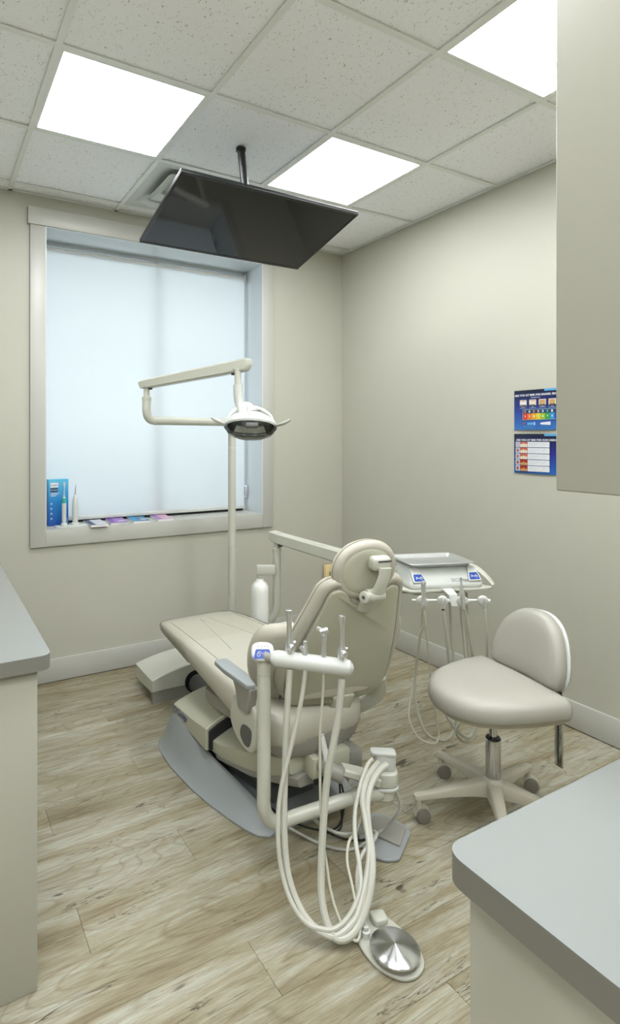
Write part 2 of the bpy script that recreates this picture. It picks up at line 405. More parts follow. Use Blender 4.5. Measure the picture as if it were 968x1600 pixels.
# baseboards with a thin dark joint under them
def bb(name, x0, x1, y0, y1):
    o = struct(name, B(x0, x1, y0, y1, 0.004, 0.135, r=0.003), 'trim')
bb('baseboard_back', XL, XR, YB-.014, YB); bb('baseboard_right', XR-.014, XR, 0.5, YB-.014)
bb('baseboard_left', XL2, XL2+.014, YF, YL2)
# ceiling grid
S = 0.6096; U0, V0 = 0.4093, 2.0451
ceil = sroot('ceiling')
part('ceiling_slab', B(XL2-.1, XR+.1, YF-.1, YB+.1, ZC+.12, ZC+.2), 'dark', ceil, smooth=False)
ux = [U0+i*S for i in range(-5, 5)]; vy = [V0+i*S for i in range(-10, 4)]
xs = [XL2]+[u for u in ux if XL2 < u < XR]+[XR]; ys = [YF]+[v for v in vy if YF < v < YB]+[YB]
LIGHTS = {(0, 0), (2, 0), (2, -2), (0, -2)} | {(i_, j_) for i_ in (-4, -2, 0, 2) for j_ in (-4, -6)}; VENT = (1, 1)  # rear rows: unseen panels added to light the surfaces that face the camera
cells = []; tcache = {}
for i in range(len(xs)-1):
    for k in range(len(ys)-1):
        a, b, c, d = xs[i], xs[i+1], ys[k], ys[k+1]
        if b < XL+.05 and c > YL2: continue
        ci, cj = round(((a+b)/2-U0)/S-.5), round(((c+d)/2-V0)/S-.5)
        full = b-a > S-.01 and d-c > S-.01
        if full and ((ci, cj) in LIGHTS or (ci, cj) == VENT): cells.append((ci, cj, a, b, c, d)); continue
        key = (round(b-a, 3), round(d-c, 3))
        if key not in tcache:
            o = part('ceiling_tile', B(.006, b-a-.006, .006, d-c-.006, 0.0, 0.015), 'tile', None, smooth=False); tcache[key] = o.data
        else:
            o = bpy.data.objects.new('ceiling_tile', tcache[key]); COL.objects.link(o)
        o.parent = ceil; o.location = (a, c, ZC+.006)
for u in xs[1:-1]: part('grid_bar', B(u-.012, u+.012, YF, YB if u > XL else YL2, ZC-.002, ZC+.004), 'grid', ceil, smooth=False)
for v in ys[1:-1]: part('grid_bar', B(XL if v > YL2 else XL2, XR, v-.012, v+.012, ZC-.0015, ZC+.0035), 'grid', ceil, smooth=False)
part('wall_angle', B(XL, XR, YB-.02, YB, ZC-.002, ZC+.002), 'grid', ceil, smooth=False)
part('wall_angle', B(XR-.02, XR, YF, YB-.02, ZC-.002, ZC+.002), 'grid', ceil, smooth=False)
LL = {(0, 0): 'square lit ceiling panel left of the television, above the window', (2, 0): 'square lit ceiling panel right of the black television pole',
      (2, -2): 'square lit ceiling panel at the upper right, partly behind the wall cabinet', (0, -2): 'square lit ceiling panel above the left counter, out of view',
}
for i_, ci_ in zip((-4, -2, 0, 2), ('far left', 'left', 'middle', 'right')):
    for j_, cj_ in zip((-4, -6), ('first', 'second')): LL[(i_, j_)] = 'unseen lit ceiling panel added behind the camera, %s row, %s column' % (cj_, ci_)
for ci, cj, a, b, c, d in cells:
    if (ci, cj) in LIGHTS:
        t = thing('ceiling_light', LL[(ci, cj)], 'light', ((a+b)/2, (c+d)/2, ZC), 'ceiling light panels')
        fm = MB(); e = .0125; q = .024
        for (x0, x1, y0, y1) in ((a+e, b-e, c+e, c+q), (a+e, b-e, d-q, d-e), (a+e, a+q, c+q, d-q), (b-q, b-e, c+q, d-q)):
            box(fm, x0, x1, y0, y1, ZC-.001, ZC+.02)
        part('frame', fm, 'grid', t, smooth=False)
        part('diffuser', B(a+q, b-q, c+q, d-q, ZC+.004, ZC+.009), 'panel', t, smooth=False)
    else:
        t = thing('ceiling_vent', 'white square ceiling air diffuser partly hidden by the television', 'vent', ((a+b)/2, (c+d)/2, ZC))
        cx_, cy_ = (a+b)/2, (c+d)/2
        def sq(h_, z, r_): return [V(cx_+p.x, cy_+p.y, z) for p in roundpoly([(-h_, -h_), (h_, -h_), (h_, h_), (-h_, h_)], r_, 5)]
        h0 = S/2-.0125
        part('frame', loft(MB(), [sq(h0, ZC+.012, .004), sq(h0, ZC-.001, .004), sq(h0-.035, ZC-.001, .03), sq(h0-.07, ZC+.022, .07), sq(h0-.12, ZC+.050, .08)], cap=False), 'white', t)
        part('inner_cone', loft(MB(), [sq(.185, ZC+.002, .03), sq(.190, ZC+.006, .03), sq(.13, ZC+.030, .03), sq(.12, ZC+.048, .02)], cap=False), 'white', t)
        part('center_plate', slab([Vector((p.x, p.y)) for p in roundpoly([(cx_-.1, cy_-.1), (cx_+.1, cy_-.1), (cx_+.1, cy_+.1), (cx_-.1, cy_+.1)], .015)], ZC+.010, ZC+.016), 'white', t)
        part('duct_box', B(a+.09, b-.09, c+.09, d-.09, ZC+.0505, ZC+.06), 'white', t, smooth=False)

# ---------------------------------------------------------------- window_1
W = sroot('window_1', (1.334, YB, 0.885))
e = 0.086
part('side_casing', B(WX0-e, WX0, YB-.018, YB, WZ0-.092, WZ1, r=.002), 'trim', W)
part('side_casing', B(WX1, WX1+e, YB-.018, YB, WZ0-.092, WZ1, r=.002), 'trim', W)
part('bottom_casing', B(WX0, WX1, YB-.018, YB, WZ0-.092, WZ0, r=.002), 'trim', W)
part('head_casing', B(WX0-e-.012, WX1+e+.012, YB-.027, YB, WZ1, WZ1+.100, r=.002), 'trim', W)
jd = .24
part('jamb', B(WX0-.002, WX0+.004, YB-.017, YB+jd, WZ0, WZ1), 'vinyl', W, smooth=False)
part('jamb', B(WX1-.004, WX1+.002, YB-.017, YB+jd, WZ0, WZ1), 'vinyl', W, smooth=False)
part('head_jamb', B(WX0+.004, WX1-.004, YB-.017, YB+jd, WZ1-.004, WZ1+.002), 'vinyl', W, smooth=False)
part('sill', B(WX0+.004, WX1-.004, YB-.017, YB+jd, WZ0-.002, WZ0+.004), 'trim', W, smooth=False)
WY = YB+.225
fm = MB(); q = .03
for (x0, x1, z0, z1) in ((WX0, WX0+q, WZ0, WZ1), (WX1-q, WX1, WZ0, WZ1), (WX0+q, WX1-q, WZ0+.004, WZ0+q+.01), (WX0+q, WX1-q, WZ1-q, WZ1)): box(fm, x0, x1, WY, WY+.05, z0, z1, r=.003)
part('sash_frame', fm, 'vinyl', W)
part('mullion', B(1.350, 1.385, WY-.004, WY+.05, WZ0+q+.01, WZ1-q, r=.003), 'vinyl', W)
part('pane', B(WX0+q, 1.350, WY+.02, WY+.024, WZ0+q+.01, WZ1-q), 'pane', W, smooth=False)
part('pane', B(1.385, WX1-q, WY+.02, WY+.024, WZ0+q+.01, WZ1-q), 'pane', W, smooth=False)
part('gasket', B(WX0+.004, WX1-.03, WY-.012, WY, WZ0+.004, WZ0+.024), 'dark', W, smooth=False)

# roller shade
SY = YB+.185; SX0, SX1 = WX0+.012, WX1-.022
RS = thing('roller_shade', 'white translucent roller shade pulled down over the window', 'shade', (1.33, SY, 2.6))
part('fabric', B(SX0+.006, SX1-.012, SY-.0006, SY+.0006, WZ0+.03, 2.583), 'shade', RS, smooth=False)
part('roller_tube', lathe(MB(), [(.0195, 0), (.0195, SX1-SX0-.016)], axis((SX0+.004, SY+.019, 2.583), (1, 0, 0))), 'trim', RS)
part('bottom_rail', B(SX0+.006, SX1-.012, SY-.006, SY+.006, WZ0+.022, WZ0+.046, r=.005), 'white', RS)
for x in (SX0, SX1-.008): part('bracket', slab([Vector((p.x, p.y)) for p in roundpoly([(-.026, -.03), (.024, -.03), (.024, .026), (-.026, .026)], .012)], 0, .006, .001, frame((x, SY+.019, 2.583), (0, 1, 0), (0, 0, 1))), 'white', RS)
ch = MB()
for yy in (SY-.004, SY+.030): tube(ch, [(SX1-.001, yy, 2.58), (SX1-.001, yy, 1.06)], .0013, 6)
part('bead_chain', ch, 'steel', RS)
part('chain_tensioner', B(WX1-.030, WX1-.008, SY-.012, SY+.038, 0.985, 1.075, r=.006), 'steel', RS)
part('tensioner_slot', B(WX1-.032, WX1-.029, SY-.002, SY+.012, 1.000, 1.065, r=.001), 'dkgrey', RS)

# ================================================================== CABINETS AND COUNTERS
def counter(name, label, x0, x1, y0, y1, rad, z1=.87, th=.038):
    o = thing(name, label, 'countertop', ((x0+x1)/2, (y0+y1)/2, z1-th))
    pts = roundpoly([(x0, y0), (x1, y0), (x1, y1), (x0, y1)], rad, 8)
    part('top_surface', slab(pts, z1-.0012, z1), 'counter', o, smooth=False)
    part('edge_band', slab(pts, z1-th, z1-.0013), 'counter_edge', o)
    return o
counter('countertop', 'grey laminate countertop with rounded corner on the left cabinet', XL, .281, 1.490, YB-.001, [.001, .03, .001, .001], .870)
c1 = thing('base_cabinet', 'cream base cabinet under the left countertop', 'cabinet', (-.05, 2.4, 0))
part('end_panel', B(XL+.002, .249, 1.512, 1.530, .001, .831, r=.001), 'cabinet', c1)
part('carcass', B(XL+.002, .228, 1.531, YB-.016, .10, .831), 'cabinet', c1, smooth=False)
part('plinth', B(XL+.016, .17, 1.531, YB-.016, 0, .099), 'cabinet', c1, smooth=False)
for k in range(3):
    y0 = 1.534+k*.605; dr = part('door', B(.2285, .2485, y0, y0+.600, .105, .828, r=.0015), 'cabinet', c1)
    part('door_handle', T_([(.249, y0+.53, .62), (.272, y0+.53, .62), (.272, y0+.53, .76), (.249, y0+.53, .76)], .004, 8), 'steel', dr)
counter('countertop', 'large grey laminate countertop with rounded corner at lower right', .628, 1.298, -.60, .545, [.001, .001, .001, .034], .860, .040)
c2 = thing('base_cabinet', 'cream base cabinet under the lower right countertop', 'cabinet', (.95, 0, 0))
part('end_panel', B(.677, 1.29, .505, .523, .001, .819, r=.001), 'cabinet', c2)
part('carcass', B(.676, 1.298, -.59, .504, .10, .819), 'cabinet', c2, smooth=False)
part('plinth', B(.72, 1.298, -.59, .504, 0, .099), 'cabinet', c2, smooth=False)
for k in range(2):
    y0 = -.585+k*.545; dr = part('door', B(.655, .6755, y0, y0+(.54 if k == 0 else .5625), .105 if k == 0 else .002, .817, r=.0015), 'cabinet', c2)
    part('door_handle', T_([(.655, y0+.05, .62), (.632, y0+.05, .62), (.632, y0+.05, .76), (.655, y0+.05, .76)], .004, 8), 'steel', dr)
c3 = thing('wall_cabinet', 'tall cream wall cabinet hanging at the right edge', 'cabinet', (1.1, 0, 1.343))
part('carcass', B(.906, 1.298, -.59, .542, 1.345, ZC-.03), 'cabinet', c3, smooth=False)
part('door', B(.885, .9055, -.03, .544, 1.343, ZC-.03, r=.003, seg=3), 'cabinet', c3)
part('door', B(.885, .9055, -.592, -.034, 1.343, ZC-.03, r=.003, seg=3), 'cabinet', c3)

# ================================================================== TELEVISION
tvY0, tvZ0, tvY1, tvZ1, tvX0, tvX1 = 2.060, 2.487, 2.563, 2.357, .888, 1.803
tdir = V(0, tvY1-tvY0, tvZ1-tvZ0); TH = tdir.length; tdir.normalize()
TV = thing('television', 'large black flat television hanging face down from a ceiling pole', 'television', (1.345, 2.36, ZC))
tn = V(1, 0, 0).cross(tdir)                       # points up and away
if tn.z < 0: tn = -tn
tfm = (V(tvX0, tvY0, tvZ0), V(1, 0, 0), tdir, tn)
TWd = tvX1-tvX0
part('cabinet', B(0, TWd, 0, TH, .003, .018, r=.003, fr=tfm), 'black', TV)
bz = MB(); q = .011
for a in ((0, TWd, 0, q), (0, TWd, TH-q-.005, TH), (0, q, q, TH-q-.005), (TWd-q, TWd, q, TH-q-.005)): box(bz, a[0], a[1], a[2], a[3], -.001, .004, r=.001, fr=tfm)
part('bezel', bz, 'black', TV)
part('screen', B(q, TWd-q, q, TH-q-.005, .0005, .003, fr=tfm), 'screen', TV, smooth=False)
part('back_housing', B(.16, TWd-.16, .10, TH-.05, .018, .045, r=.01, fr=tfm), 'black', TV)
part('mount_plate', B(TWd/2-.12, TWd/2+.12, TH/2-.10, TH/2+.10, .045, .055, r=.002, fr=tfm), 'black', TV)
pt = V(1.329, 2.36, ZC); pb = V(1.372, 2.36, 2.475)
part('pole', T_([pt+V(0, 0, -.001), pb], .019, 20), 'black', TV)
part('pole_collar', lathe(MB(), [(.024, 0), (.024, .012)], axis(pt+(pb-pt)*.0+V(0, 0, -.012), (0, 0, 1))), 'black', TV)
dn = (pb-pt).normalized()
for k in range(9):
    hl = MB(); lathe(hl, [(.003, 0), (.003, .002)], axis(pt+dn*(.05+.032*k)+V(-.0135, -.0137, 0), (-.7, -.71, 0)), 8); part('adjustment_hole', hl, 'dark', TV)
part('swivel_bracket', B(TWd/2-.02, TWd/2+.07, TH/2-.03, TH/2+.05, .052, .12, r=.006, fr=tfm), 'black', TV)

# ================================================================== POSTERS ON THE RIGHT WALL
def poster(label, z0, z1, mname, top):
    t = thing('poster', label, 'poster', (XR, 1.80, (z0+z1)/2), 'dental posters on the right wall')
    fr = (V(XR-.002, 1.937, z0), V(0, -1, 0), V(0, 0, 1), V(-1, 0, 0)); H = z1-z0; Wd = .285
    rg = MB(); n = 8
    vs = []; fs = []
    for i in range(n+1):
        u = i/n*Wd; dz = .002+.006*math.sin(math.pi*i/n)*(1 if top else .6)
        for w_ in (0, H): vs += [tf(fr, (u, w_, dz)), tf(fr, (u, w_, dz-.0012))]
    for i in range(n):
        a = i*4; fs += [(a, a+4, a+6, a+2), (a+1, a+3, a+7, a+5), (a, a+1, a+5, a+4), (a+2, a+6, a+7, a+3)]
    fs += [(0, 2, 3, 1), (n*4, n*4+1, n*4+3, n*4+2)]
    rg.add(vs, fs)
    part('sheet', rg, M[mname], t)
    return t, (V(XR-.0112, 1.937, z0), V(0, -1, 0), V(0, 0, 1), V(-1, 0, 0))
M['p1'] = grad_mat('poster_print_night_blue', (10, 17, 32), (46, 104, 172), 1.466, 1.676, (30, 46, 128))
M['p2'] = grad_mat('poster_print_deep_blue', (10, 18, 34), (36, 94, 168), 1.236, 1.445, (30, 34, 122))
for nm, c in dict(sky=(96, 176, 232), red=(214, 50, 40), orange=(226, 120, 30), amber=(232, 168, 30), yellow=(226, 206, 40), lime=(150, 190, 50), green=(40, 160, 60), cyan=(40, 150, 210),
                  tooth=(236, 228, 208), tan=(196, 140, 80), gum=(206, 110, 96), gumdark=(168, 50, 30), ice=(176, 206, 220), toothbrown=(206, 164, 104), teal=(60, 190, 180), purple=(128, 70, 176), box_blue=(40, 130, 206), pink=(226, 176, 204), slate=(70, 130, 168), lilac=(160, 120, 196), pale=(212, 214, 222), navy=(40, 60, 100)).items():
    M[nm] = mat('print_'+nm, tuple(v*.87 for v in c), 0.45, var=0.02, scale=60)
def pbox(parent, fr, name, x0, x1, y0, y1, m, lift=0.0, r=0.0):
    o2 = roundpoly([(x0, y0), (x1, y0), (x1, y1), (x0, y1)], r, 3) if r else [Vector(p) for p in ((x0, y0), (x1, y0), (x1, y1), (x0, y1))]
    return part(name, slab(o2, lift, lift+.0005, fr=fr), m, parent, smooth=False)
pt1, f1 = poster('upper blue poster about enamel erosion risk with a coloured number scale', 1.466, 1.676, 'p1', True)
H = .210
text('title', 'ARE YOU AT RISK FOR ENAMEL EROSION?', .0142, (tf(f1, (.008, .178, 0)),)+f1[1:], 'ink_white', pt1, .0004)
pbox(pt1, f1, 'brand_tab', .172, .285, .199, .2095, 'sky', 0, .003)
text('subtitle', 'ACID EROSION SCALE', .0052, (tf(f1, (.098, .1665, 0)),)+f1[1:], 'ink_white', pt1, .0001)
for k in range(5):
    x0 = .038+k*.0525
    if x0+.038 > .283: break
    pbox(pt1, f1, 'tooth_photo', x0, x0+.038, .126, .158, 'tooth', 0, .003)
    pbox(pt1, f1, 'gum_patch', x0+.004, x0+.034, .146, .154, ['gum', 'gum', 'tan', 'tan', 'tan'][k], .0006, .002)
    for q_ in (0, 1): pbox(pt1, f1, 'tooth', x0+.004+q_*.0155, x0+.0185+q_*.0155, .132, .151, ['ink_white', 'tooth', 'toothbrown', 'toothbrown', 'tan'][k], .0012, .005)
    pbox(pt1, f1, 'dark_band', x0+.003, x0+.035, .1275, .131, 'black', .0013)
    text('caption', ['HEALTHY', 'MILD', 'MODERATE', 'SEVERE', 'LOSS'][k], .0045, (tf(f1, (x0+.019, .1195, 0)),)+f1[1:], 'ink_white', pt1, 0, align='CENTER')
    for q_ in range(2): pbox(pt1, f1, 'caption_line', x0-.001, x0+.039, .1165-q_*.0035, .1175-q_*.0035, 'ice', 0)
pbox(pt1, f1, 'scale_frame', .054, .2525, .052, .108, 'ice', 0)
pbox(pt1, f1, 'scale_icons', .056, .2504, .086, .106, 'navy', .0006)
for k, ic in enumerate(['tan', 'ice', 'tan', 'pink', 'ice', 'teal', 'ink_white']):
    pbox(pt1, f1, 'icon', .064+k*.0243, .072+k*.0243, .090, .102, ic, .0012, .002)
for k, (c_, n_) in enumerate(zip(['red', 'orange', 'amber', 'yellow', 'lime', 'green', 'cyan', 'blue'], '23456789')):
    pbox(pt1, f1, 'scale_block', .056+k*.0243, .056+(k+1)*.0243, .054, .0855, c_, .0006)
    text('scale_number', n_, .015, (tf(f1, (.0682+k*.0243, .066, .0012)),)+f1[1:], 'ink_white', pt1, .0003, align='CENTER')
pbox(pt1, f1, 'toothpaste_print', .080, .118, .026, .038, 'sky', 0, .003); pbox(pt1, f1, 'toothpaste_cap', .118, .122, .024, .040, 'ink_white', 0)
pbox(pt1, f1, 'drop_print', .057, .068, .029, .036, 'red', 0, .003)
part('tube_print', slab([Vector(p) for p in ((.150, .032), (.156, .027), (.205, .024), (.205, .042), (.156, .037))], 0, .0006, fr=f1), 'ink_white', pt1, smooth=False)
for k in range(4): pbox(pt1, f1, 'small_line', .056+k*.004, .122-k*.004, .0205-k*.0038, .0215-k*.0038, 'sky', 0)
for k in range(2): pbox(pt1, f1, 'small_line', .150, .205-k*.01, .0195-k*.0038, .0205-k*.0038, 'sky', 0)
pt2, f2 = poster('lower blue poster about gum disease risk with five white rows', 1.236, 1.445, 'p2', False)
text('title', 'ARE YOU AT RISK FOR GUM DISEASE?', .0138, (tf(f2, (.017, .172, 0)),)+f2[1:], 'ink_white', pt2, .0004)
pbox(pt2, f2, 'brand_tab', .172, .285, .197, .2085, 'sky', 0, .003)
for k in range(5):
    y1 = .167-k*.0315; y0 = y1-.0285
    pbox(pt2, f2, 'row_card', .013, .200, y0, y1, 'ink_white', 0, .003)
    pbox(pt2, f2, 'row_icon', .014, .036, y0+.001, y1-.001, 'ice', .0006, .002)
    part('gum_mark', slab(ellipse(.006, .009, 12, .026, (y0+y1)/2), .0012, .0017, fr=f2), ['pink', 'gum', 'gum', 'red', 'red'][k], pt2, smooth=False)
    pbox(pt2, f2, 'gum_photo', .038, .082, y0, y1, ['gum', 'gum', 'gum', 'gumdark', 'gumdark'][k], .0006)
    for q_ in range(3): pbox(pt2, f2, 'tooth', .041+q_*.0135, .0535+q_*.0135, y0, y0+.017-.0012*k+(.003 if q_ == 1 else 0), 'tooth' if k < 3 else 'toothbrown', .0012, .004)
    for q_ in range(3): pbox(pt2, f2, 'row_line', .088, .150-q_*.012, y1-.008-q_*.006, y1-.009-q_*.006, 'ice', .0006)
    for q_ in range(2): pbox(pt2, f2, 'row_line', .160, .185-q_*.006, y1-.008-q_*.006, y1-.009-q_*.006, 'ice', .0006)

# ================================================================== THINGS ON THE WINDOW SILL
ZS = WZ0+.004
fbx = frame((.640, 3.500, ZS), V(1, .10, 0), V(-.10, 1, 0))
bx = thing('toothbrush_box', 'tall blue toothbrush box standing at the left end of the window sill', 'box', (.70, 3.52, ZS))
M['boxprint'] = grad_mat('box_print_blue', (76, 168, 200), (28, 74, 160), ZS, ZS+.28, (38, 124, 186))
part('carton', B(0, .122, 0, .045, 0, .282, r=.001, fr=fbx), M['boxprint'], bx)
ff = (tf(fbx, (0, -.0004, 0)), fbx[1], V(0, 0, 1), -fbx[2])
pbox(bx, ff, 'label_patch', .012, .060, .232, .262, 'ink_white', 0, .004)
text('brand_name', 'sonicare', .0125, (tf(ff, (.0135, .243, .0006)),)+ff[1:], 'logo_ink', bx, .0001)
pbox(bx, ff, 'name_patch', .012, .056, .205, .230, 'navy', 0, .002)
text('subtitle', 'For Kids', .011, (tf(ff, (.015, .214, .0006)),)+ff[1:], 'ink_white', bx, .0001)
for k in range(3): pbox(bx, ff, 'text_line', .014, .066-k*.01, .196-k*.008, .199-k*.008, 'ink_white', 0)
for k in range(4):
    part('badge', slab(ellipse(.006, .006, 14, .018, .135-k*.030), 0, .0006, fr=ff), 'ice', bx, smooth=False)
pbox(bx, ff, 'printed_handle', .088, .104, .05, .16, 'purple', 0, .006); pbox(bx, ff, 'printed_band', .089, .103, .14, .165, 'teal', .0006, .003)
pbox(bx, ff, 'printed_neck', .093, .099, .165, .225, 'ink_white', 0); pbox(bx, ff, 'printed_bristles', .091, .101, .225, .255, 'pale', .0006, .003)
pbox(bx, ff, 'printed_panel', .078, .118, .012, .045, 'sky', 0, .003)
tr = tag(part('display_tray', slab(roundpoly([(.670, 3.395), (.865, 3.405), (.862, 3.495), (.667, 3.488)], .015), ZS, ZS+.006, .002), 'white'), 'white flat display tray under the toothbrushes on the sill', 'tray')
zt = ZS+.006
tb = thing('toothbrush', 'white and teal electric toothbrush standing before the blue box', 'toothbrush', (.722, 3.45, zt))
fa = axis((.722, 3.45, zt), (0, 0, 1))
part('charger_base', lathe(MB(), [(.019, 0), (.020, .004), (.018, .016), (.012, .018)], fa), 'white', tb)
part('handle', lathe(MB(), [(.011, .018), (.0125, .03), (.0135, .08), (.0135, .13), (.011, .165), (.008, .172)], fa), 'white', tb)
part('teal_band', lathe(MB(), [(.0128, .135), (.0137, .137), (.0125, .160), (.0110, .166)], fa), 'teal', tb)
part('brush_neck', lathe(MB(), [(.008, .170), (.005, .190), (.0032, .215), (.003, .245)], fa), 'ice', tb)
part('brush_head', slab(ellipse(.007, .013, 16), -.004, .003, .002, (V(.722, 3.447, zt+.250), V(1, 0, 0), V(0, 0, 1), V(0, -1, 0))), 'white', tb)
part('bristles', B(-.005, .005, -.010, .010, .003, .012, fr=(V(.722, 3.447, zt+.250), V(1, 0, 0), V(0, 0, 1), V(0, -1, 0))), 'pale', tb, smooth=False)
fl = thing('air_flosser', 'slim white cordless flosser with pointed nozzle beside the blue box', 'flosser', (.790, 3.46, zt))
fa = axis((.790, 3.46, zt), (0, 0, 1))
part('charger_base', lathe(MB(), [(.024, 0), (.025, .004), (.022, .012), (.014, .015)], fa), 'white', fl)
part('handle', lathe(MB(), [(.016, .015), (.018, .04), (.0175, .10), (.015, .15), (.009, .176), (.006, .180)], fa), 'white', fl)
part('nozzle', T_([(.790, 3.46, zt+.178), (.792, 3.46, zt+.215), (.794, 3.458, zt+.238), (.790, 3.45, zt+.245)], [.0045, .003, .0018, .0014], 10, 3), 'steel', fl)
def brochure(label, c, ang, m, m2, n):
    t = thing('brochure_stack', label, 'brochures', (c[0], c[1], ZS), 'brochure stacks on the window sill')
    fr = frame((c[0], c[1], ZS), (math.cos(ang), math.sin(ang), 0), (-math.sin(ang), math.cos(ang), 0))
    pg = MB()
    for k in range(n):
        dx = random.uniform(-.0015, .0015); dy = random.uniform(-.002, .002)
        box(pg, -.052+dx, .052+dx, -.105+dy, .105+dy, k*.0026, k*.0026+.0022, fr=fr)
    part('pages', pg, 'paper', t, smooth=False)
    z = n*.0026
    cv = part('cover', B(-.0525, .0525, -.106, .106, z, z+.0012, fr=fr), m, t, smooth=False)
    part('printed_band', B(-.0525, -.02, -.106, .106, z+.0013, z+.0016, fr=fr), m2, cv, smooth=False)
    part('printed_patch', B(.005, .045, -.06, -.02, z+.0013, z+.0016, fr=fr), 'pale', cv, smooth=False)
brochure('white and grey brochure stack nearest the toothbrushes on the sill', (.912, 3.445), -.03, 'pale', 'navy', 5)
brochure('purple brochure stack, second from the toothbrush box', (1.050, 3.465), -.12, 'lilac', 'purple', 5)
brochure('blue brochure stack between the purple and the pink ones', (1.195, 3.470), -.12, 'slate', 'cyan', 5)
brochure('pink brochure stack nearest the lamp pole on the sill', (1.355, 3.470), -.10, 'pink', 'lilac', 5)

# ================================================================== WOODEN FRAME BY THE WALL
wf = thing('wooden_frame', 'small pale pine frame standing against the wall in the corner', 'frame', (2.69, YB-.03, 0))
part('stile', B(2.602, 2.632, YB-.045, YB-.015, 0, .472, r=.002), 'wood', wf)
part('stile', B(2.752, 2.782, YB-.045, YB-.015, 0, .472, r=.002), 'wood', wf)
part('rail', B(2.632, 2.752, YB-.045, YB-.015, .422, .472, r=.002), 'wood', wf)
part('rail', B(2.632, 2.752, YB-.045, YB-.015, 0, .04, r=.002), 'wood', wf)
part('backing', B(2.632, 2.752, YB-.022, YB-.016, .04, .422), mat('hessian_backing', (168, 158, 128), .8, var=.08, scale=40), wf, smooth=False)

# ================================================================== DENTAL CHAIR
XC = 1.26
CH = thing('dental_chair', 'cream upholstered dental chair with raised back and level legrest, middle of the room', 'chair', (XC, 2.05, 0))
# base plate: flared skirt with ridge
secs = [(2.515, .20, .18, .018, .10), (2.50, .27, .235, .026, .17), (2.475, .308, .255, .050, .19), (2.435, .325, .26, .135, .19), (2.38, .334, .262, .150, .20), (2.25, .338, .264, .145, .20), (2.07, .322, .238, .112, .19),
        (1.95, .300, .205, .082, .165), (1.84, .272, .175, .052, .145), (1.76, .247, .158, .034, .13), (1.715, .224, .152, .026, .12), (1.69, .190, .13, .020, .10)]
def plate_ring(y, a, b, Hh, c):
    L_ = [(a, 0.0), (a+.001, .007), (a-.012, .014), (a-(a-b)*.45, .014+(Hh-.014)*.30), (b+(a-b)*.22, .014+(Hh-.014)*.72), (b, Hh), (b-.012, Hh-.001), (b-.022, Hh*.5+.004), (b-.04, .016)]
    pts = [V(XC-x, y, z) for x, z in L_]+[V(XC+x, y, z) for x, z in reversed(L_)]
    return pts
part('base_plate', loft(MB(), [plate_ring(*s_) for s_ in secs]), 'bluegrey', CH, angle=50)
# arched cover over the far end of the base
def arch(y, hx, z0, zs, crown, n=12):
    pts = [V(XC-hx, y, z0), V(XC-hx, y, zs-.006), V(XC-hx+.006, y, zs)]
    for k in range(1, n):
        t = -1+2*k/n; pts.append(V(XC+t*(hx-.004), y, zs+crown*(1-t*t)))
    pts += [V(XC+hx-.006, y, zs), V(XC+hx, y, zs-.006), V(XC+hx, y, z0)]
    return pts
part('base_cover', loft(MB(), [arch(2.425, .245, .145, .190, .045), arch(2.415, .256, .145, .196, .052), arch(2.2, .258, .145, .218, .060), arch(2.075, .259, .145, .237, .064), arch(2.068, .255, .145, .235, .062)]), 'olive', CH, angle=30)
part('cover_gap', loft(MB(), [arch(2.07, .248, .15, .226, .060), arch(2.055, .248, .15, .226, .060)]), 'dark', CH)
# lettering on the cover's side
text('brand_lettering', 'DCIedge', .040, (V(XC-.2592, 2.405, .160), V(0, -1, 0.10).normalized(), V(0, 0.10, 1).normalized(), V(-1, 0, 0)), 'logo_ink', CH, .0003)
# lift arm
def lift_ring(y, hx, z0, zs, crown, ch=.02):
    pts = [V(XC-hx+.01, y, z0), V(XC-hx, y, z0+.012), V(XC-hx, y, zs-ch*.5), V(XC-hx+ch, y, zs)]
    for k in range(1, 8):
        t = -1+2*k/8; pts.append(V(XC+t*(hx-ch), y, zs+crown*(1-t*t)))
    pts += [V(XC+hx-ch, y, zs), V(XC+hx, y, zs-ch*.5), V(XC+hx, y, z0+.012), V(XC+hx-.01, y, z0)]
    return pts
part('lift_arm', loft(MB(), [lift_ring(2.12, .236, .125, .185, .05), lift_ring(2.0, .232, .138, .205, .045), lift_ring(1.85, .205, .165, .245, .035), lift_ring(1.74, .172, .19, .275, .02), lift_ring(1.67, .142, .215, .290, .01, .015), lift_ring(1.655, .13, .225, .285, .005, .015)]), 'olive', CH, angle=40)
part('lift_arm_liner', loft(MB(), [lift_ring(2.05, .222, .105, .15, .01), lift_ring(1.85, .190, .135, .18, .01), lift_ring(1.70, .148, .172, .22, .01), lift_ring(1.63, .112, .188, .228, .0)]), 'grey', CH, angle=40)
part('lower_linkage', loft(MB(), [lift_ring(2.3, .17, .03, .09, .02), lift_ring(2.0, .14, .03, .10, .02), lift_ring(1.82, .10, .02, .05, .01)]), 'dkgrey', CH, angle=40)
part('end_bracket', B(XC-.07, XC+.10, 1.595, 1.66, .215, .295, r=.012), 'olive', CH)
part('bracket_slot', B(XC-.068, XC+.03, 1.590, 1.60, .205, .225, r=.003), 'black', CH)
part('side_block', B(XC+.10, XC+.165, 1.60, 1.75, .195, .275, r=.015), 'grey', CH)
# pump side connecting tube
part('connector_tube', T_([(1.30, 2.80, .078), (1.29, 2.40, .082)], .048, 24), 'dkgrey', CH)
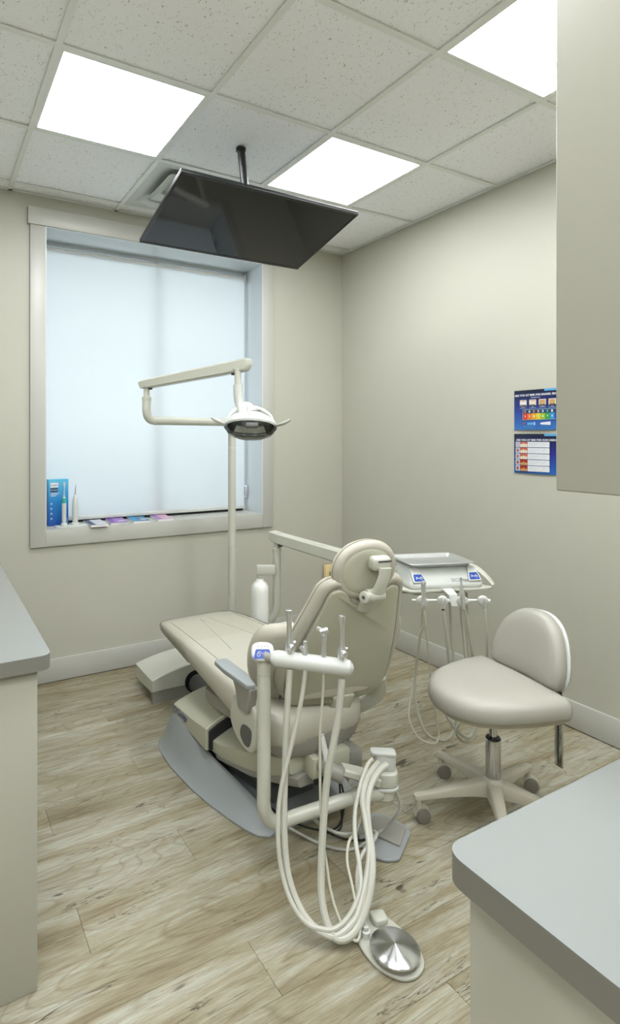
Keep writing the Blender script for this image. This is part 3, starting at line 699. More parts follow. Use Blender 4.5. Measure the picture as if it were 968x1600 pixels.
# seat pan
pan = smoothpoly([(-.19, 1.70), (-.15, 1.635), (0, 1.61), (.15, 1.635), (.19, 1.70), (.2, 1.95), (.19, 2.2), (-.19, 2.2), (-.2, 1.95)], 4)
part('seat_pan', pillow(MB(), pan, [(.05, .285), (.015, .295), (0, .325), (.0, .36)], (V(XC, 0, 0), V(1, 0, 0), V(0, 1, 0), V(0, 0, 1))), 'grey', CH)
part('seat_support', B(XC-.12, XC+.12, 1.75, 2.05, .22, .30, r=.02), 'dkgrey', CH)
# seat and leg cushion, one long pad lofted toward the foot
def pad_ring(y, hx, z0, z1, sag=.0, n=30):
    pts = []; zc = (z0+z1)/2; hz = (z1-z0)/2; pw = 4.2
    for k in range(n):
        t = 2*math.pi*k/n; c_, s_ = math.cos(t), math.sin(t)
        x = hx*math.copysign(abs(c_)**(2/pw), c_); z = zc+hz*math.copysign(abs(s_)**(2/pw), s_)
        if s_ > 0: z -= sag*(1-(x/hx)**2)
        pts.append(V(XC+x, y, z))
    return pts
seat_sections = [(1.612, .10, .375, .40, 0), (1.618, .145, .35, .425, 0), (1.64, .185, .328, .452, 0), (1.69, .218, .318, .475, .003), (1.78, .240, .33, .495, .008), (1.92, .252, .355, .512, .014), (2.1, .254, .385, .523, .018),
      (2.3, .246, .405, .518, .016), (2.5, .232, .418, .506, .012), (2.64, .220, .422, .494, .006), (2.70, .212, .424, .484, .002), (2.735, .200, .430, .474, 0), (2.748, .180, .440, .463, 0)]
part('seat_cushion', loft(MB(), [pad_ring(*s_) for s_ in seat_sections]), 'leather', CH, angle=60)
def seat_top(y, u):
    for a, b in zip(seat_sections, seat_sections[1:]):
        if a[0] <= y <= b[0]:
            t = (y-a[0])/(b[0]-a[0]); hx = a[1]+(b[1]-a[1])*t; z1 = a[3]+(b[3]-a[3])*t; z0 = a[2]+(b[2]-a[2])*t; sg = a[4]+(b[4]-a[4])*t
            x = u*hx; zz = (z1+z0)/2+(z1-z0)/2*(1-abs(u)**4.2)**(1/4.2)-sg*(1-u*u); return V(XC+x, y, zz)
sm_ = MB()
for u in (-.80, .80): tube(sm_, [seat_top(1.95+.05*i, u*(1-.0*i)) for i in range(15)], .0016, 6)
tube(sm_, [seat_top(2.42-.012*abs(i), .10*i*.8-0.0) for i in range(0, 1)]+[seat_top(2.62-.06*i, -.12-.035*i) for i in range(9)], .0014, 6)
tube(sm_, [seat_top(2.62-.06*i, .12+.035*i) for i in range(9)], .0014, 6)
rs = MB()
for k in (-.62, -.2, .25, .66): tube(rs, [V(XC+k*.2, 1.622+.03*abs(k), .43), V(XC+k*.215, 1.632+.035*abs(k), .375), V(XC+k*.20, 1.67, .327)], .0013, 6, 3)
tube(rs, [V(XC-.205, 1.68, .355), V(XC-.12, 1.628, .345), V(XC, 1.618, .342), V(XC+.12, 1.628, .345), V(XC+.205, 1.68, .355)], .0014, 6, 4)
part('seat_seam', sm_, 'seam', CH); part('seat_seam', rs, 'seam', CH)
# clear foot cover
fcv = [(y, hx+.003, z0-.003, z1+.003, sg) for (y, hx, z0, z1, sg) in seat_sections if y >= 2.3]
fcv.append((2.752, .176, .440, .463, 0))
part('toe_cover', loft(MB(), [pad_ring(*s_) for s_ in fcv], cap=False), 'film', CH, angle=60)
# backrest
ta, tyaw = math.radians(25), math.radians(-10)
bex = V(math.cos(tyaw), math.sin(tyaw), 0); bfw = V(-math.sin(tyaw), math.cos(tyaw), 0)
bey = bfw*-math.sin(ta)+V(0, 0, math.cos(ta))
BF = (V(1.274, 1.445, .872)-bey*.550, bex, bey, bex.cross(bey))
def bp_(u, w_, z): return tf(BF, (u, w_, z))
def sym(half, closed_bottom=True):
    """half = points with u>=0 from bottom centre to top centre; returns full outline"""
    return [Vector(p) for p in half]+[Vector((-p[0], p[1])) for p in reversed(half) if p[0] > 1e-6]
shell = roundpoly(sym([(.0, .10), (.10, .105), (.185, .105), (.205, .16), (.198, .26), (.178, .40), (.148, .53), (.130, .612), (.095, .624), (.064, .602), (.036, .557), (0, .550)]), [.02, .02, .05, .05, .1, .1, .06, .015, .02, .03, .02, .01]+[.02, .03, .02, .015, .06, .1, .1, .05, .05, .02, .02], 4)
def sh_def(q): q.z -= .5*q.x*q.x; return q
part('back_shell', slab(shell, -.006, .016, .008, BF, deform=sh_def), 'olive', CH, angle=50)
def ridge(u, w_, z): q = sh_def(V(u, w_, z)); return tf(BF, q)
gl = MB(); tube(gl, [tf(BF, sh_def(V(p.x*1.012, .105+(p.y-.105)*1.004, .009))) for p in shell if p.y > .15], .0016, 6); part('shell_gap', gl, 'grey', CH)
part('shell_hinge', slab(roundpoly([(-.012, .13), (-.010, -.035), (-.002, -.052), (.062, -.052), (.070, -.03), (.078, .13)], .012), -.012, .0165, .006, BF), 'olive', CH)
part('hinge_bolt', lathe(MB(), [(.012, 0), (.012, .016), (.008, .018), (.008, .013), (.003, .013)], axis(bp_(-.010, -.025, -.002), V(-.5, -1, 0)), 14), 'steel', CH)
cush_h = [(0, .118), (.12, .115), (.205, .12), (.236, .19), (.230, .28), (.208, .41), (.176, .54), (.156, .625), (.118, .656), (.074, .648), (.050, .606), (.028, .578), (0, .572)]
cush = roundpoly(sym(cush_h), [.02]+[.05]*5+[.06, .04, .03, .03, .03, .02, .02]+[.02, .03, .03, .03, .04, .06]+[.05]*6, 4)
def cu_def(q):
    q.y += q.z*.25*max(0, min(1, (q.y-.28)/.28)); q.z -= .6*q.x*q.x; return q
part('back_cushion', pillow(MB(), cush, [(.034, .004), (.022, .011), (.010, .009), (.002, .000), (0, -.014), (.002, -.032), (.010, -.046), (.022, -.053)], BF, cu_def, dome=[(.8, -.058), (.5, -.060), (.2, -.060)]), 'leather', CH, angle=60)
# side bolsters
for sg in (-1, 1):
    bo = [Vector((sg*x, y)) for x, y in [(.17, .07), (.24, .075), (.292, .14), (.308, .25), (.288, .35), (.23, .395), (.17, .39)]]
    bo = smoothpoly(bo, 5)
    def bd(q): q.z -= .030+(abs(q.x)-.15)*.50; return q
    part('back_bolster', pillow(MB(), bo, [(.022, .006), (.010, .001), (.001, -.012), (0, -.030), (.004, -.045), (.016, -.056)], BF, bd, dome=[(.7, -.061), (.35, -.064)]), 'leather', CH, angle=60)
# seam along the cushion edge
es = MB(); ol = [cush[i] for i in range(0, len(cush))]
tube(es, [tf(BF, cu_def(V(p.x, p.y, -.020))) for p in ol if p.y > .14], .0014, 6)
part('back_seam', es, 'seam', CH)
# headrest
HF = frame((1.262, 1.412, .994), bex, bfw*-math.sin(math.radians(10))+V(0, 0, math.cos(math.radians(10))))
# frame z points to the back (toward the camera)
def rot_(ps, a_): return [Vector((p.x*math.cos(a_)-p.y*math.sin(a_), p.x*math.sin(a_)+p.y*math.cos(a_))) for p in ps]
hd = rot_(ellipse(.116, .100, 48, 0, 0, 2.15), .10)
HZ = HF[3] if HF[3].y < 0 else -HF[3]
HF = (HF[0], HF[1], HF[2], HZ)
part('headrest_cushion', pillow(MB(), hd, [(.034, .012), (.020, .016), (.008, .011), (.001, .001), (0, -.010), (.003, -.022), (.014, -.032), (.03, -.036)], HF, dome=[(.7, -.034), (.35, -.031), (.1, -.030)]), 'leather', CH, angle=60)
part('headrest_shell', pillow(MB(), rot_(ellipse(.090, .075, 44, 0, 0, 2.15), .10), [(-.001, .006), (0, .014), (.003, .0165)], HF, dome=[(.8, .017), (.4, .018), (.1, .018)]), 'olive', CH, angle=60)
hs = MB(); tube(hs, [tf(HF, (p.x, p.y, -.006)) for p in rot_(ellipse(.1165, .1005, 48, 0, 0, 2.15), .10)]+[tf(HF, (.1165*math.cos(.10), .1165*math.sin(.10), .004))], .0012, 6)
part('headrest_seam', hs, 'seam', CH)
# headrest bracket
hb = (tf(HF, (0.012, .030, .040)), HF[1], HF[2], HF[3])
part('headrest_pivot', B(-.036, .034, -.024, .022, -.020, .018, r=.013, seg=3, fr=(tf(HF, (.030, .036, .036)), HF[1], HF[2], HF[3])), 'enamel', CH)
part('pivot_slot', B(-.018, .030, -.003, .003, .0, .0188, fr=(tf(HF, (.030, .046, .036)), HF[1], HF[2], HF[3])), 'dkgrey', CH)
st = [tf(HF, (.036, .026, .058)), tf(HF, (.034, .0, .060)), tf(HF, (.026, -.045, .054)), bp_(.018, .625, .040), bp_(.010, .575, .026), bp_(.008, .540, .018)]
part('headrest_stem', T_(st, [.024, .021, .023, .031, .034, .030], 16, 5, flat=.42, up=HF[3]), 'enamel', CH)
part('knob_housing', lathe(MB(), [(.020, -.030), (.022, 0), (.020, .030)], axis(bp_(.014, .614, .036), bex)), 'enamel', CH)
part('headrest_knob', lathe(MB(), [(.018, 0), (.0195, .006), (.0175, .014), (.007, .016), (.007, .011), (.002, .011)], axis(bp_(-.020, .614, .040), -bex+bfw*-.5)), 'enamel', CH)
part('knob_screw', lathe(MB(), [(.0065, 0), (.0065, .0135)], axis(bp_(-.020, .614, .040), -bex+bfw*-.5), 12), 'dkgrey', CH)
# armrests
for sg in (-1,):
    X = lambda d: XC+sg*d
    pad = roundpoly([(X(.280), 1.850), (X(.332), 1.852), (X(.338), 1.76), (X(.330), 1.61), (X(.300), 1.60), (X(.280), 1.70)], .012, 3)
    part('armrest_pad', slab(pad, .588, .606, .004), 'bluegrey', CH)
    part('armrest_post', slab(roundpoly([(1.735, .592), (1.60, .592), (1.615, .55), (1.63, .495), (1.69, .495), (1.705, .55)], .012, 3), X(.305)-.018, X(.305)+.018, .006, frame((0, 0, 0), (0, 1, 0), (0, 0, 1))), 'grey', CH)
    br = MB()
    part('armrest_bracket', slab(smoothpoly([(1.61, .52), (1.74, .52), (1.775, .46), (1.775, .41), (1.73, .370), (1.66, .355), (1.62, .375), (1.605, .43)], 4), X(.285)-.020, X(.285)+.022, .010, frame((0, 0, 0), (0, 1, 0), (0, 0, 1))), 'enamel', CH)
    part('bracket_opening', slab(smoothpoly([(1.625, .44), (1.68, .44), (1.70, .40), (1.67, .375), (1.635, .385)], 4), X(.285)-.0215, X(.285)+.0235, 0, frame((0, 0, 0), (0, 1, 0), (0, 0, 1))), 'dkgrey', CH)
# lever under the back
part('recline_lever', T_([(1.245, 1.62, .36), (1.235, 1.585, .31), (1.232, 1.56, .255)], [.010, .011, .012], 12, 3, flat=.7), 'white', CH)
# right backrest link
part('back_link', T_([bp_(.185, .16, -.02), bp_(.215, .05, -.03), bp_(.16, -.03, -.05)], [.03, .03, .03], 12, 4, flat=.5), 'enamel', CH)
# support arm for the assistant's instruments
part('arm_elbow', T_([(1.23, 1.64, .275), (1.235, 1.575, .265), (1.275, 1.535, .245)], [.026, .028, .026], 14, 4, flat=1.0), 'grey', CH)

# ================================================================== UTILITY BOX (far end)
UB = thing('utility_box', 'low cream utility box with grey base on the floor behind the chair', 'box', (1.35, 2.96, 0))
UX0, UX1 = 1.05, 1.72
def uarch(y, x0, x1, z0, zs, crown, n=14):
    pts = [V(x0, y, z0), V(x0, y, zs-.004), V(x0+.004, y, zs)]
    for k in range(1, n): t = -1+2*k/n; pts.append(V((x0+x1)/2+t*((x1-x0)/2-.004), y, zs+crown*(1-abs(t)**2.2)))
    pts += [V(x1-.004, y, zs), V(x1, y, zs-.004), V(x1, y, z0)]; return pts
part('lid', loft(MB(), [uarch(2.828, UX0+.004, UX1-.004, .068, .128, .050), uarch(2.833, UX0, UX1, .066, .131, .052), uarch(2.95, UX0-.002, UX1, .06, .132, .050), uarch(3.10, UX0+.002, UX1, .055, .128, .045), uarch(3.112, UX0+.01, UX1-.01, .055, .120, .042)]), 'enamel', UB, angle=30)
part('base', slab(roundpoly([(1.054, 2.832), (1.71, 2.832), (1.66, 3.10), (1.12, 3.10)], .01, 3), 0, .0665), 'grey', UB)
part('port_ring', lathe(MB(), [(.054, 0), (.060, .002), (.060, .010), (.054, .012)], axis((1.30, 2.832, .078), (0, -1, 0))), 'black', UB)

# ================================================================== DENTAL LIGHT
DL = thing('dental_light', 'cream dental examination lamp on a tall pole with folding arm', 'lamp', (1.57, 2.90, .15))
kp = 3.3
pole0 = P(362, 690, kp); px_, py_ = pole0.x, pole0.y
jz = [.15, P(362, 852, kp).z, P(362, 700, kp).z, P(362, 660, kp).z]
part('pole', T_([(px_, py_, jz[0]), (px_, py_, jz[1])], .0235, 20), 'enamel', DL)
part('pole', T_([(px_, py_, jz[1]+.0015), (px_, py_, jz[2])], .0225, 20), 'enamel', DL)
part('pole_top', T_([(px_, py_, jz[2]+.0015), (px_, py_, jz[3]-.004)], .0225, 20), 'enamel', DL)
part('base_collar', lathe(MB(), [(.045, 0), (.045, .02), (.03, .035)], axis((px_, py_, .155), (0, 0, 1))), 'grey', DL)
zA = jz[3]; eb = P(229, 650, 2.9)
eb.z = zA
u_ = (V(px_, py_, zA)-eb).normalized()
part('fixed_arm', T_([V(px_, py_, zA-.02), V(px_, py_, zA-.004), V(px_, py_, zA)-u_*.03, eb+u_*.10, eb+u_*.045, eb+u_*.014+V(0, 0, .012), eb+V(0, 0, .045), eb+V(0, 0, .105)], .0225, 18, 5), 'enamel', DL)
part('elbow_sleeve', lathe(MB(), [(.0235, 0), (.0245, .003), (.0245, .020), (.022, .022)], axis(eb+V(0, 0, .100), (0, 0, 1))), 'enamel', DL)
e2 = P(230, 600, 2.9); e3 = P(379, 571, 2.5)
part('elbow_stub', T_([eb+V(0, 0, .12), V(eb.x, eb.y, e2.z)], .0155, 16), 'enamel', DL)
aw = (e3-e2).normalized(); side = aw.cross(V(0, 0, 1)).normalized(); upv = side.cross(aw)
LA = (e2, aw, side, upv); AL = (e3-e2).length
def aring(x, hy, z0, z1, ch=.006):
    return [tf(LA, (x, s1*hy, z)) if False else tf(LA, (x, a_, b_)) for a_, b_ in ((-hy, z0+ch), (-hy+ch, z0), (hy-ch, z0), (hy, z0+ch), (hy, z1-ch), (hy-ch, z1), (-hy+ch, z1), (-hy, z1-ch))]
part('folding_arm', loft(MB(), [aring(-.055, .014, .002, .020), aring(-.040, .020, -.018, .022), aring(-.02, .022, -.024, .023), aring(AL-.022, .023, -.028, .027)]), 'enamel', DL, angle=30)
part('arm_end_cap', loft(MB(), [aring(AL-.021, .024, -.028, .028), aring(AL+.02, .024, -.026, .028), aring(AL+.036, .021, -.010, .026), aring(AL+.042, .016, .002, .020)]), 'enamel', DL, angle=30)
part('arm_socket', lathe(MB(), [(.014, 0), (.014, .012)], axis(tf(LA, (AL-.052, 0, -.036)), V(0, 0, 1)), 14), 'black', DL)
part('arm_socket', lathe(MB(), [(.010, 0), (.010, .010)], axis(tf(LA, (.022, 0, -.032)), V(0, 0, 1)), 14), 'black', DL)
ls = MB()
for x in (.002, AL-.035): lathe(ls, [(.003, 0), (.003, .001)], axis(tf(LA, (x, .0235, -.016)), side), 8)
part('arm_screws', ls, 'dkgrey', DL)
hs0 = P(372, 580, 2.5)
q0 = P(371.5, 603, 2.5); q1 = P(372, 622, 2.5); q2 = P(376, 640, 2.49); q3 = P(379, 655, 2.47)
part('lamp_stem', T_([P(371.5, 576, 2.5), q0], .0148, 16), 'enamel', DL)
part('stem_sleeve', T_([q0+V(0, 0, .004), q0, q1, q2, q3], [.020, .0215, .0205, .0175, .018], 18, 4), 'white', DL)
# lamp head
HD = frame(P(391, 664, 2.47), V(cs, -sn, -.03), V(sn*1.0, cs*1.0, -.32))       # x right, y away, z up
hz = HD[3]
prof = [(.006, .055), (.03, .053), (.060, .045), (.085, .030), (.105, .010), (.112, -.006), (.108, -.014)]
hm = MB(); vs = []; fs = []; sg_ = 40
for r_, z_ in prof:
    for k in range(sg_):
        t = 2*math.pi*k/sg_; vs.append(tf(HD, (r_*1.06*math.cos(t), r_*.95*math.sin(t), z_)))
for i in range(len(prof)-1):
    for k in range(sg_): a0 = i*sg_+k; a1 = i*sg_+(k+1) % sg_; fs.append((a0, a1, a1+sg_, a0+sg_))
fs.append(tuple(range(sg_))[::-1]); hm.add(vs, fs)
part('lamp_housing', hm, 'white', DL)
lens = MB(); vs = []; fs = []
for r_, z_ in [(.111, -.007), (.112, -.015), (.095, -.040), (.070, -.052), (.03, -.058), (.002, -.059)]:
    for k in range(14):
        t = 2*math.pi*k/14; vs.append(tf(HD, (r_*1.04*math.cos(t), r_*.93*math.sin(t), z_)))
for i in range(5):
    for k in range(14): a0 = i*14+k; a1 = i*14+(k+1) % 14; fs.append((a0, a1, a1+14, a0+14))
lens.add(vs, fs)
part('lamp_lens', lens, glass_mat('clear_faceted_lens', (.80, .82, .80), .35), DL, smooth=False)
rf = MB(); lathe(rf, [(.105, -.010), (.09, .006), (.05, .022), (.012, .028)], HD, 16); part('reflector', rf, 'chrome', DL)
part('lens_window', B(-.022, .030, -.108, -.080, -.044, -.024, r=.004, fr=HD), 'dkgrey', DL)
part('lamp_vent', B(.028, .042, -.074, -.066, .040, .044, r=.002, fr=HD), 'dkgrey', DL)
part('yoke', T_([tf(HD, (-.098, .0, -.006)), tf(HD, (-.098, .0, .030)), tf(HD, (-.070, 0, .066)), tf(HD, (-.030, 0, .086)), tf(HD, (.0, 0, .080)), tf(HD, (.045, 0, .074)), tf(HD, (.085, 0, .048)), tf(HD, (.102, 0, .010))], [.008, .009, .010, .012, .014, .010, .008, .007], 12, 5), 'white', DL)
part('yoke_hub', T_([q3+V(0, 0, .01), tf(HD, (-.018, 0, .090)), tf(HD, (.004, -.01, .052))], [.019, .022, .024], 16, 4), 'white', DL)
for sg in (-1, 1):
    hn = part('handle', T_([tf(HD, (sg*.110, -.02, -.006)), tf(HD, (sg*.128, -.045, -.010)), tf(HD, (sg*.150, -.052, -.002)), tf(HD, (sg*.168, -.050, .010))], [.008, .011, .012, .010], 12, 4, flat=.6), 'hose_grey' if sg > 0 else 'white', DL)

# ================================================================== DELIVERY SYSTEM
DS = thing('delivery_unit', 'white instrument delivery unit with blue touchpads on a swing arm', 'dental unit', (1.75, 2.69, 0))
kd = 3.2; d0 = P(432, 880, kd); dx, dy = d0.x, d0.y
ztop = P(432, 856, kd).z
part('post', T_([(dx, dy, ztop), (dx, dy, .50), (dx-.01, dy+.01, .42), (dx-.06, dy+.05, .34), (dx-.14, dy+.12, .29), (1.58, 2.96, .24), (1.58, 2.97, .16)], .0235, 18, 5), 'enamel', DS)
part('post_collar', lathe(MB(), [(.026, -.02), (.027, -.016), (.027, 0), (.024, .003)], axis((dx, dy, ztop), (0, 0, 1))), 'enamel', DS)
zdm = P(432, 846, kd).z+.01
A0 = V(dx, dy, zdm+.012); A1 = P(650, 905, 2.50); A1.z = A0.z-.055
dw = (A1-A0).normalized(); sd = dw.cross(V(0, 0, 1)).normalized(); uv = sd.cross(dw); LA = (A0, dw, sd, uv); AL = (A1-A0).length
part('swing_arm', loft(MB(), [aring(.03, .026, -.030, .032, .008), aring(AL*.6, .028, -.036, .034, .009), aring(AL-.02, .028, -.034, .030, .009)]), 'enamel', DS, angle=30)
part('arm_end_cap', loft(MB(), [aring(.029, .027, -.030, .033, .008), aring(-.03, .026, -.026, .034, .008), aring(-.046, .022, -.008, .030, .007), aring(-.052, .016, .004, .022, .004)]), 'enamel', DS, angle=30)
part('post_stub', T_([(dx, dy, ztop), (dx, dy, A0.z-.02)], .016, 14), 'enamel', DS)
part('arm_socket', lathe(MB(), [(.014, 0), (.014, .014)], axis(tf(LA, (.040, .006, -.042)), V(0, 0, 1)), 14), 'black', DS)
part('arm_pivot', T_([A1+V(0, 0, .02), A1+V(0, 0, -.07)], .024, 16), 'enamel', DS)
# bottle holder
bc = P(406, 905, 3.15)
part('bottle_bracket', B(-.020, .085, -.022, .022, -.005, .048, r=.005, fr=frame(V(bc.x, bc.y, P(406, 896, 3.15).z), V(cs, -sn, 0), V(sn, cs, 0))), 'enamel', DS)
WB = thing('water_bottle', 'white plastic water bottle hanging under the bracket behind the chair', 'bottle', (bc.x, bc.y, .40))
zb0 = P(406, 896, 3.15).z-.006
bpf = [(.010, .0), (.018, -.001), (.019, -.022), (.021, -.026), (.024, -.036), (.036, -.046), (.046, -.062), (.0485, -.085), (.0485, -.150), (.0480, -.155), (.0485, -.160), (.0485, -.275), (.045, -.288), (.02, -.292)]
part('body', lathe(MB(), bpf, axis((bc.x, bc.y, zb0), (0, 0, 1)), 28), 'bottle', WB)
part('cap', lathe(MB(), [(.0195, -.020), (.0205, -.018), (.0205, -.002), (.019, 0)], axis((bc.x, bc.y, zb0), (0, 0, 1)), 24), 'enamel', WB)
# control head
r9 = math.radians(9)
hx_ = V(cs, -sn, 0)*math.cos(r9)+V(sn, cs, 0)*math.sin(r9); hy_ = V(-hx_.y, hx_.x, 0)
UO = P(699, 921, 2.42)
UF = (UO, hx_, hy_, V(0, 0, 1))
def urect(hx0, hx1, y0, y1, z, r): return [tf(UF, (p.x, p.y, z)) for p in roundpoly([(hx0, y0), (hx1, y0), (hx1, y1), (hx0, y1)], r, 4)]
part('control_head', loft(MB(), [urect(-.165, .165, .0, .25, .004, .02), urect(-.170, .170, -.004, .255, .014, .022), urect(-.168, .168, .0, .25, .026, .022), urect(-.158, .158, .022, .24, .048, .022), urect(-.150, .148, .05, .225, .078, .02), urect(-.143, .140, .06, .215, .088, .018), urect(-.12, .12, .08, .20, .090, .01)]), 'white', DS, angle=60)
part('lower_tray', slab(roundpoly([(-.200, .03), (-.17, -.008), (.17, -.008), (.215, .005), (.225, .03), (.20, .24), (-.2, .24)], .02, 4), -.008, .003, .003, UF), 'enamel', DS)
part('under_plate', slab(roundpoly([(-.20, .05), (.10, .02), (.10, .22), (-.2, .22)], .01, 3), -.022, -.0085, 0, UF), 'grey', DS)
gh = [tf(UF, p) for p in ((.150, .12, .085), (.178, .075, .072), (.205, .035, .040), (.222, .01, .008))]
part('grab_handle', T_(gh, [.014, .020, .019, .013], 12, 5, flat=.35), 'enamel', DS)
# touchpads on the front slope
slope = (V(0, 0, 0), None)
yv = (tf(UF, (0, .05, .078))-tf(UF, (0, .022, .048))).normalized(); nrm = UF[1].cross(yv); nrm = nrm if nrm.dot(-hy_) > 0 else -nrm
for sg, nm in ((-1, 'l'), (1, 'r')):
    o_ = tf(UF, (sg*.128, .006, .0315)); PF = (o_+nrm*.0075, UF[1], yv, nrm)
    tp = part('touchpad', slab(roundpoly([(-.030, -.004), (.030, -.004), (.030-.016*(sg < 0)-.008, .070), (-.030+.016*(sg > 0)+.004, .070)] if True else [], .006, 3), -.006, .003, .001, PF), 'white', DS)
    part('touchpad_face', slab(roundpoly([(-.024, .001), (.024, .001), (.020-.004*(sg < 0), .034), (-.020+.004*(sg > 0), .034)], .003, 3), .003, .004, 0, PF), 'blue', tp)
    sy_ = MB()
    tube(sy_, [tf(PF, p) for p in ((-.014, .010, .0046), (-.008, .020, .0046), (.002, .014, .0046), (.010, .022, .0046), (.016, .014, .0046))], .0013, 6, 3)
    tube(sy_, [tf(PF, p) for p in ((-.012, .024, .0046), (-.006, .012, .0046))], .0011, 6)
    tube(sy_, [tf(PF, (.010+.005*math.cos(t*.8), .014+.005*math.sin(t*.8), .0046)) for t in range(9)], .0010, 6)
    part('touchpad_symbol', sy_, 'ink_white', tp)
text('brand_lettering', 'DCIedge', .022, (tf(UF, (.022, .006, .030))+nrm*.0030, UF[1], yv, nrm), 'bluegrey', DS)
# tray
TR = thing('instrument_tray', 'empty stainless steel instrument tray on top of the delivery unit', 'tray', tuple(tf(UF, (0, .13, .09))))
TF = (tf(UF, (-.010, .125, .0905)), UF[1], UF[2], UF[3])
tro = roundpoly([(-.150, -.105), (.150, -.105), (.150, .105), (-.150, .105)], .025, 5)
part('tray_body', pillow(MB(), tro, [(.022, 0.0), (.018, .001), (.008, .015), (.003, .017), (-.004, .017), (-.006, .0155), (-.0065, .017), (-.004, .019), (.004, .019), (.0095, .016), (.0195, .003), (.023, .0022)], TF), 'steel', TR, angle=50)
# instrument rail
RO = P(704, 938, 2.36); rx = V(cs, -sn, 0)
part('instrument_rail', T_([RO-rx*.165, RO+rx*.165], .0055, 12), 'white', DS)
part('rail_bracket', loft(MB(), [[tf((P(700, 921, 2.40), rx, V(sn, cs, 0), V(0, 0, 1)), p) for p in c_] for c_ in (
    ((-.026, -.01, .0), (.020, -.01, .0), (.020, .05, .0), (-.026, .05, .0)), ((-.014, -.040, -.012), (.022, -.040, -.012), (.022, .0, -.024), (-.014, .0, -.024)), ((-.006, -.052, -.056), (.028, -.052, -.056), (.028, -.030, -.060), (-.006, -.030, -.060)))]), 'white', DS, angle=30)
hold = []
for k, xx in enumerate((658.5, 691, 722, 754)):
    c_ = P(xx, 939, 2.345)
    mbh = MB(); lathe(mbh, [(.012, -.012), (.021, -.008), (.0225, 0), (.021, .008), (.012, .012)], axis(c_, V(sn*.9+.3*cs, cs*.9-.3*sn, .25)), 20)
    tube(mbh, [c_+rx*.0-V(0, 0, .004), c_+rx*.028+V(0, 0, .002)], .008, 10)
    hh = part('instrument_holder', mbh, 'white', DS); hold.append(c_)
def hosepts(lst): return [P(*p) for p in lst]
def handpiece(label, kind, pts, rr, hose_m, prof, base, dirv, extra=None):
    t = thing('handpiece', label, 'handpiece', tuple(base), kind)
    part('body', lathe(MB(), prof, axis(base, dirv), 20), 'steel', t)
    if extra: extra(t)
    for pl, r_ in zip(pts, rr): part('hose', T_(hosepts(pl), r_, 10, 6), hose_m, t)
    return t
g1 = 'instruments on the delivery unit'
up_ = V(0, 0, 1)
b1 = P(661, 950, 2.30)
def ball(t): part('head', lathe(MB(), [(.004, -.008), (.010, -.004), (.011, .002), (.009, .009), (.003, .012)], axis(b1+V(0, 0, .100), up_+rx*.2), 16), 'steel', t)
handpiece('chrome air-water syringe at the left end of the delivery unit rail', g1,
  [[(661, 950, 2.30), (663, 975, 2.32), (656, 993, 2.36), (650, 1040, 2.42), (647.6, 1072, 2.44), (651, 1108, 2.44), (664, 1143, 2.42), (682, 1156, 2.42), (698, 1156, 2.46), (709, 1141, 2.49), (712, 1112, 2.50), (710, 1060, 2.52), (706, 1000, 2.53), (703, 955, 2.53), (702, 927, 2.52)],
   [(662, 948, 2.31), (667, 1000, 2.36), (671, 1050, 2.40), (676, 1090, 2.41), (683, 1135, 2.41), (685, 1152, 2.40), (677, 1162, 2.37), (655, 1154, 2.38), (640, 1128, 2.42), (639, 1108, 2.44), (643, 1083, 2.47), (651, 1030, 2.50), (657, 985, 2.50), (662, 925, 2.50)]], [.0062, .0040], 'hose',
  [(.006, -.005), (.010, 0), (.0105, .018), (.008, .024), (.0085, .05), (.0095, .085), (.008, .094)], b1, up_, ball)
b2 = P(692, 948, 2.30)
handpiece('short handpiece coupling with black tip, second on the delivery rail', g1,
  [[(692, 950, 2.30), (696, 985, 2.33), (700, 1025, 2.38), (702, 1070, 2.42), (697, 1110, 2.44), (703, 1128, 2.43), (716, 1144, 2.43), (731, 1152, 2.45), (739, 1140, 2.49), (738, 1118, 2.52), (731, 1060, 2.54), (724, 1000, 2.54), (721, 960, 2.54), (720, 926, 2.53)]], [.0068], 'hose_white',
  [(.0065, -.008), (.0075, 0), (.0075, .030), (.005, .034)], b2, up_, lambda t: part('tip', lathe(MB(), [(.0062, -.014), (.0062, -.006)], axis(b2, up_), 14), 'black', t))
b3 = P(724, 950, 2.30)
handpiece('tall slim chrome handpiece, third on the delivery rail', g1,
  [[(725, 950, 2.30), (730, 975, 2.33), (737, 1020, 2.38), (741, 1060, 2.42), (728, 1110, 2.44), (717, 1130, 2.42), (712, 1143, 2.42), (722, 1158, 2.44), (737, 1155, 2.48), (744, 1132, 2.52), (742, 1080, 2.54), (735, 1010, 2.55), (730, 960, 2.54), (728, 926, 2.53)]], [.0055], 'hose',
  [(.006, -.005), (.007, 0), (.007, .030), (.0105, .038), (.0110, .062), (.0095, .068), (.006, .078), (.0065, .090), (.004, .095), (.0035, .118), (.005, .120), (.004, .126)], b3, (up_-rx*.10))
b4 = P(757, 952, 2.30)
handpiece('short chrome handpiece at the right end of the delivery rail', g1,
  [[(757, 952, 2.30), (759, 985, 2.32), (760, 1026, 2.36), (758, 1070, 2.42), (748, 1110, 2.46), (742, 1130, 2.46), (736, 1120, 2.50), (735, 1060, 2.54), (730, 990, 2.55), (726, 926, 2.54)]], [.0058], 'hose',
  [(.006, -.005), (.0078, 0), (.0078, .034), (.006, .040)], b4, up_)

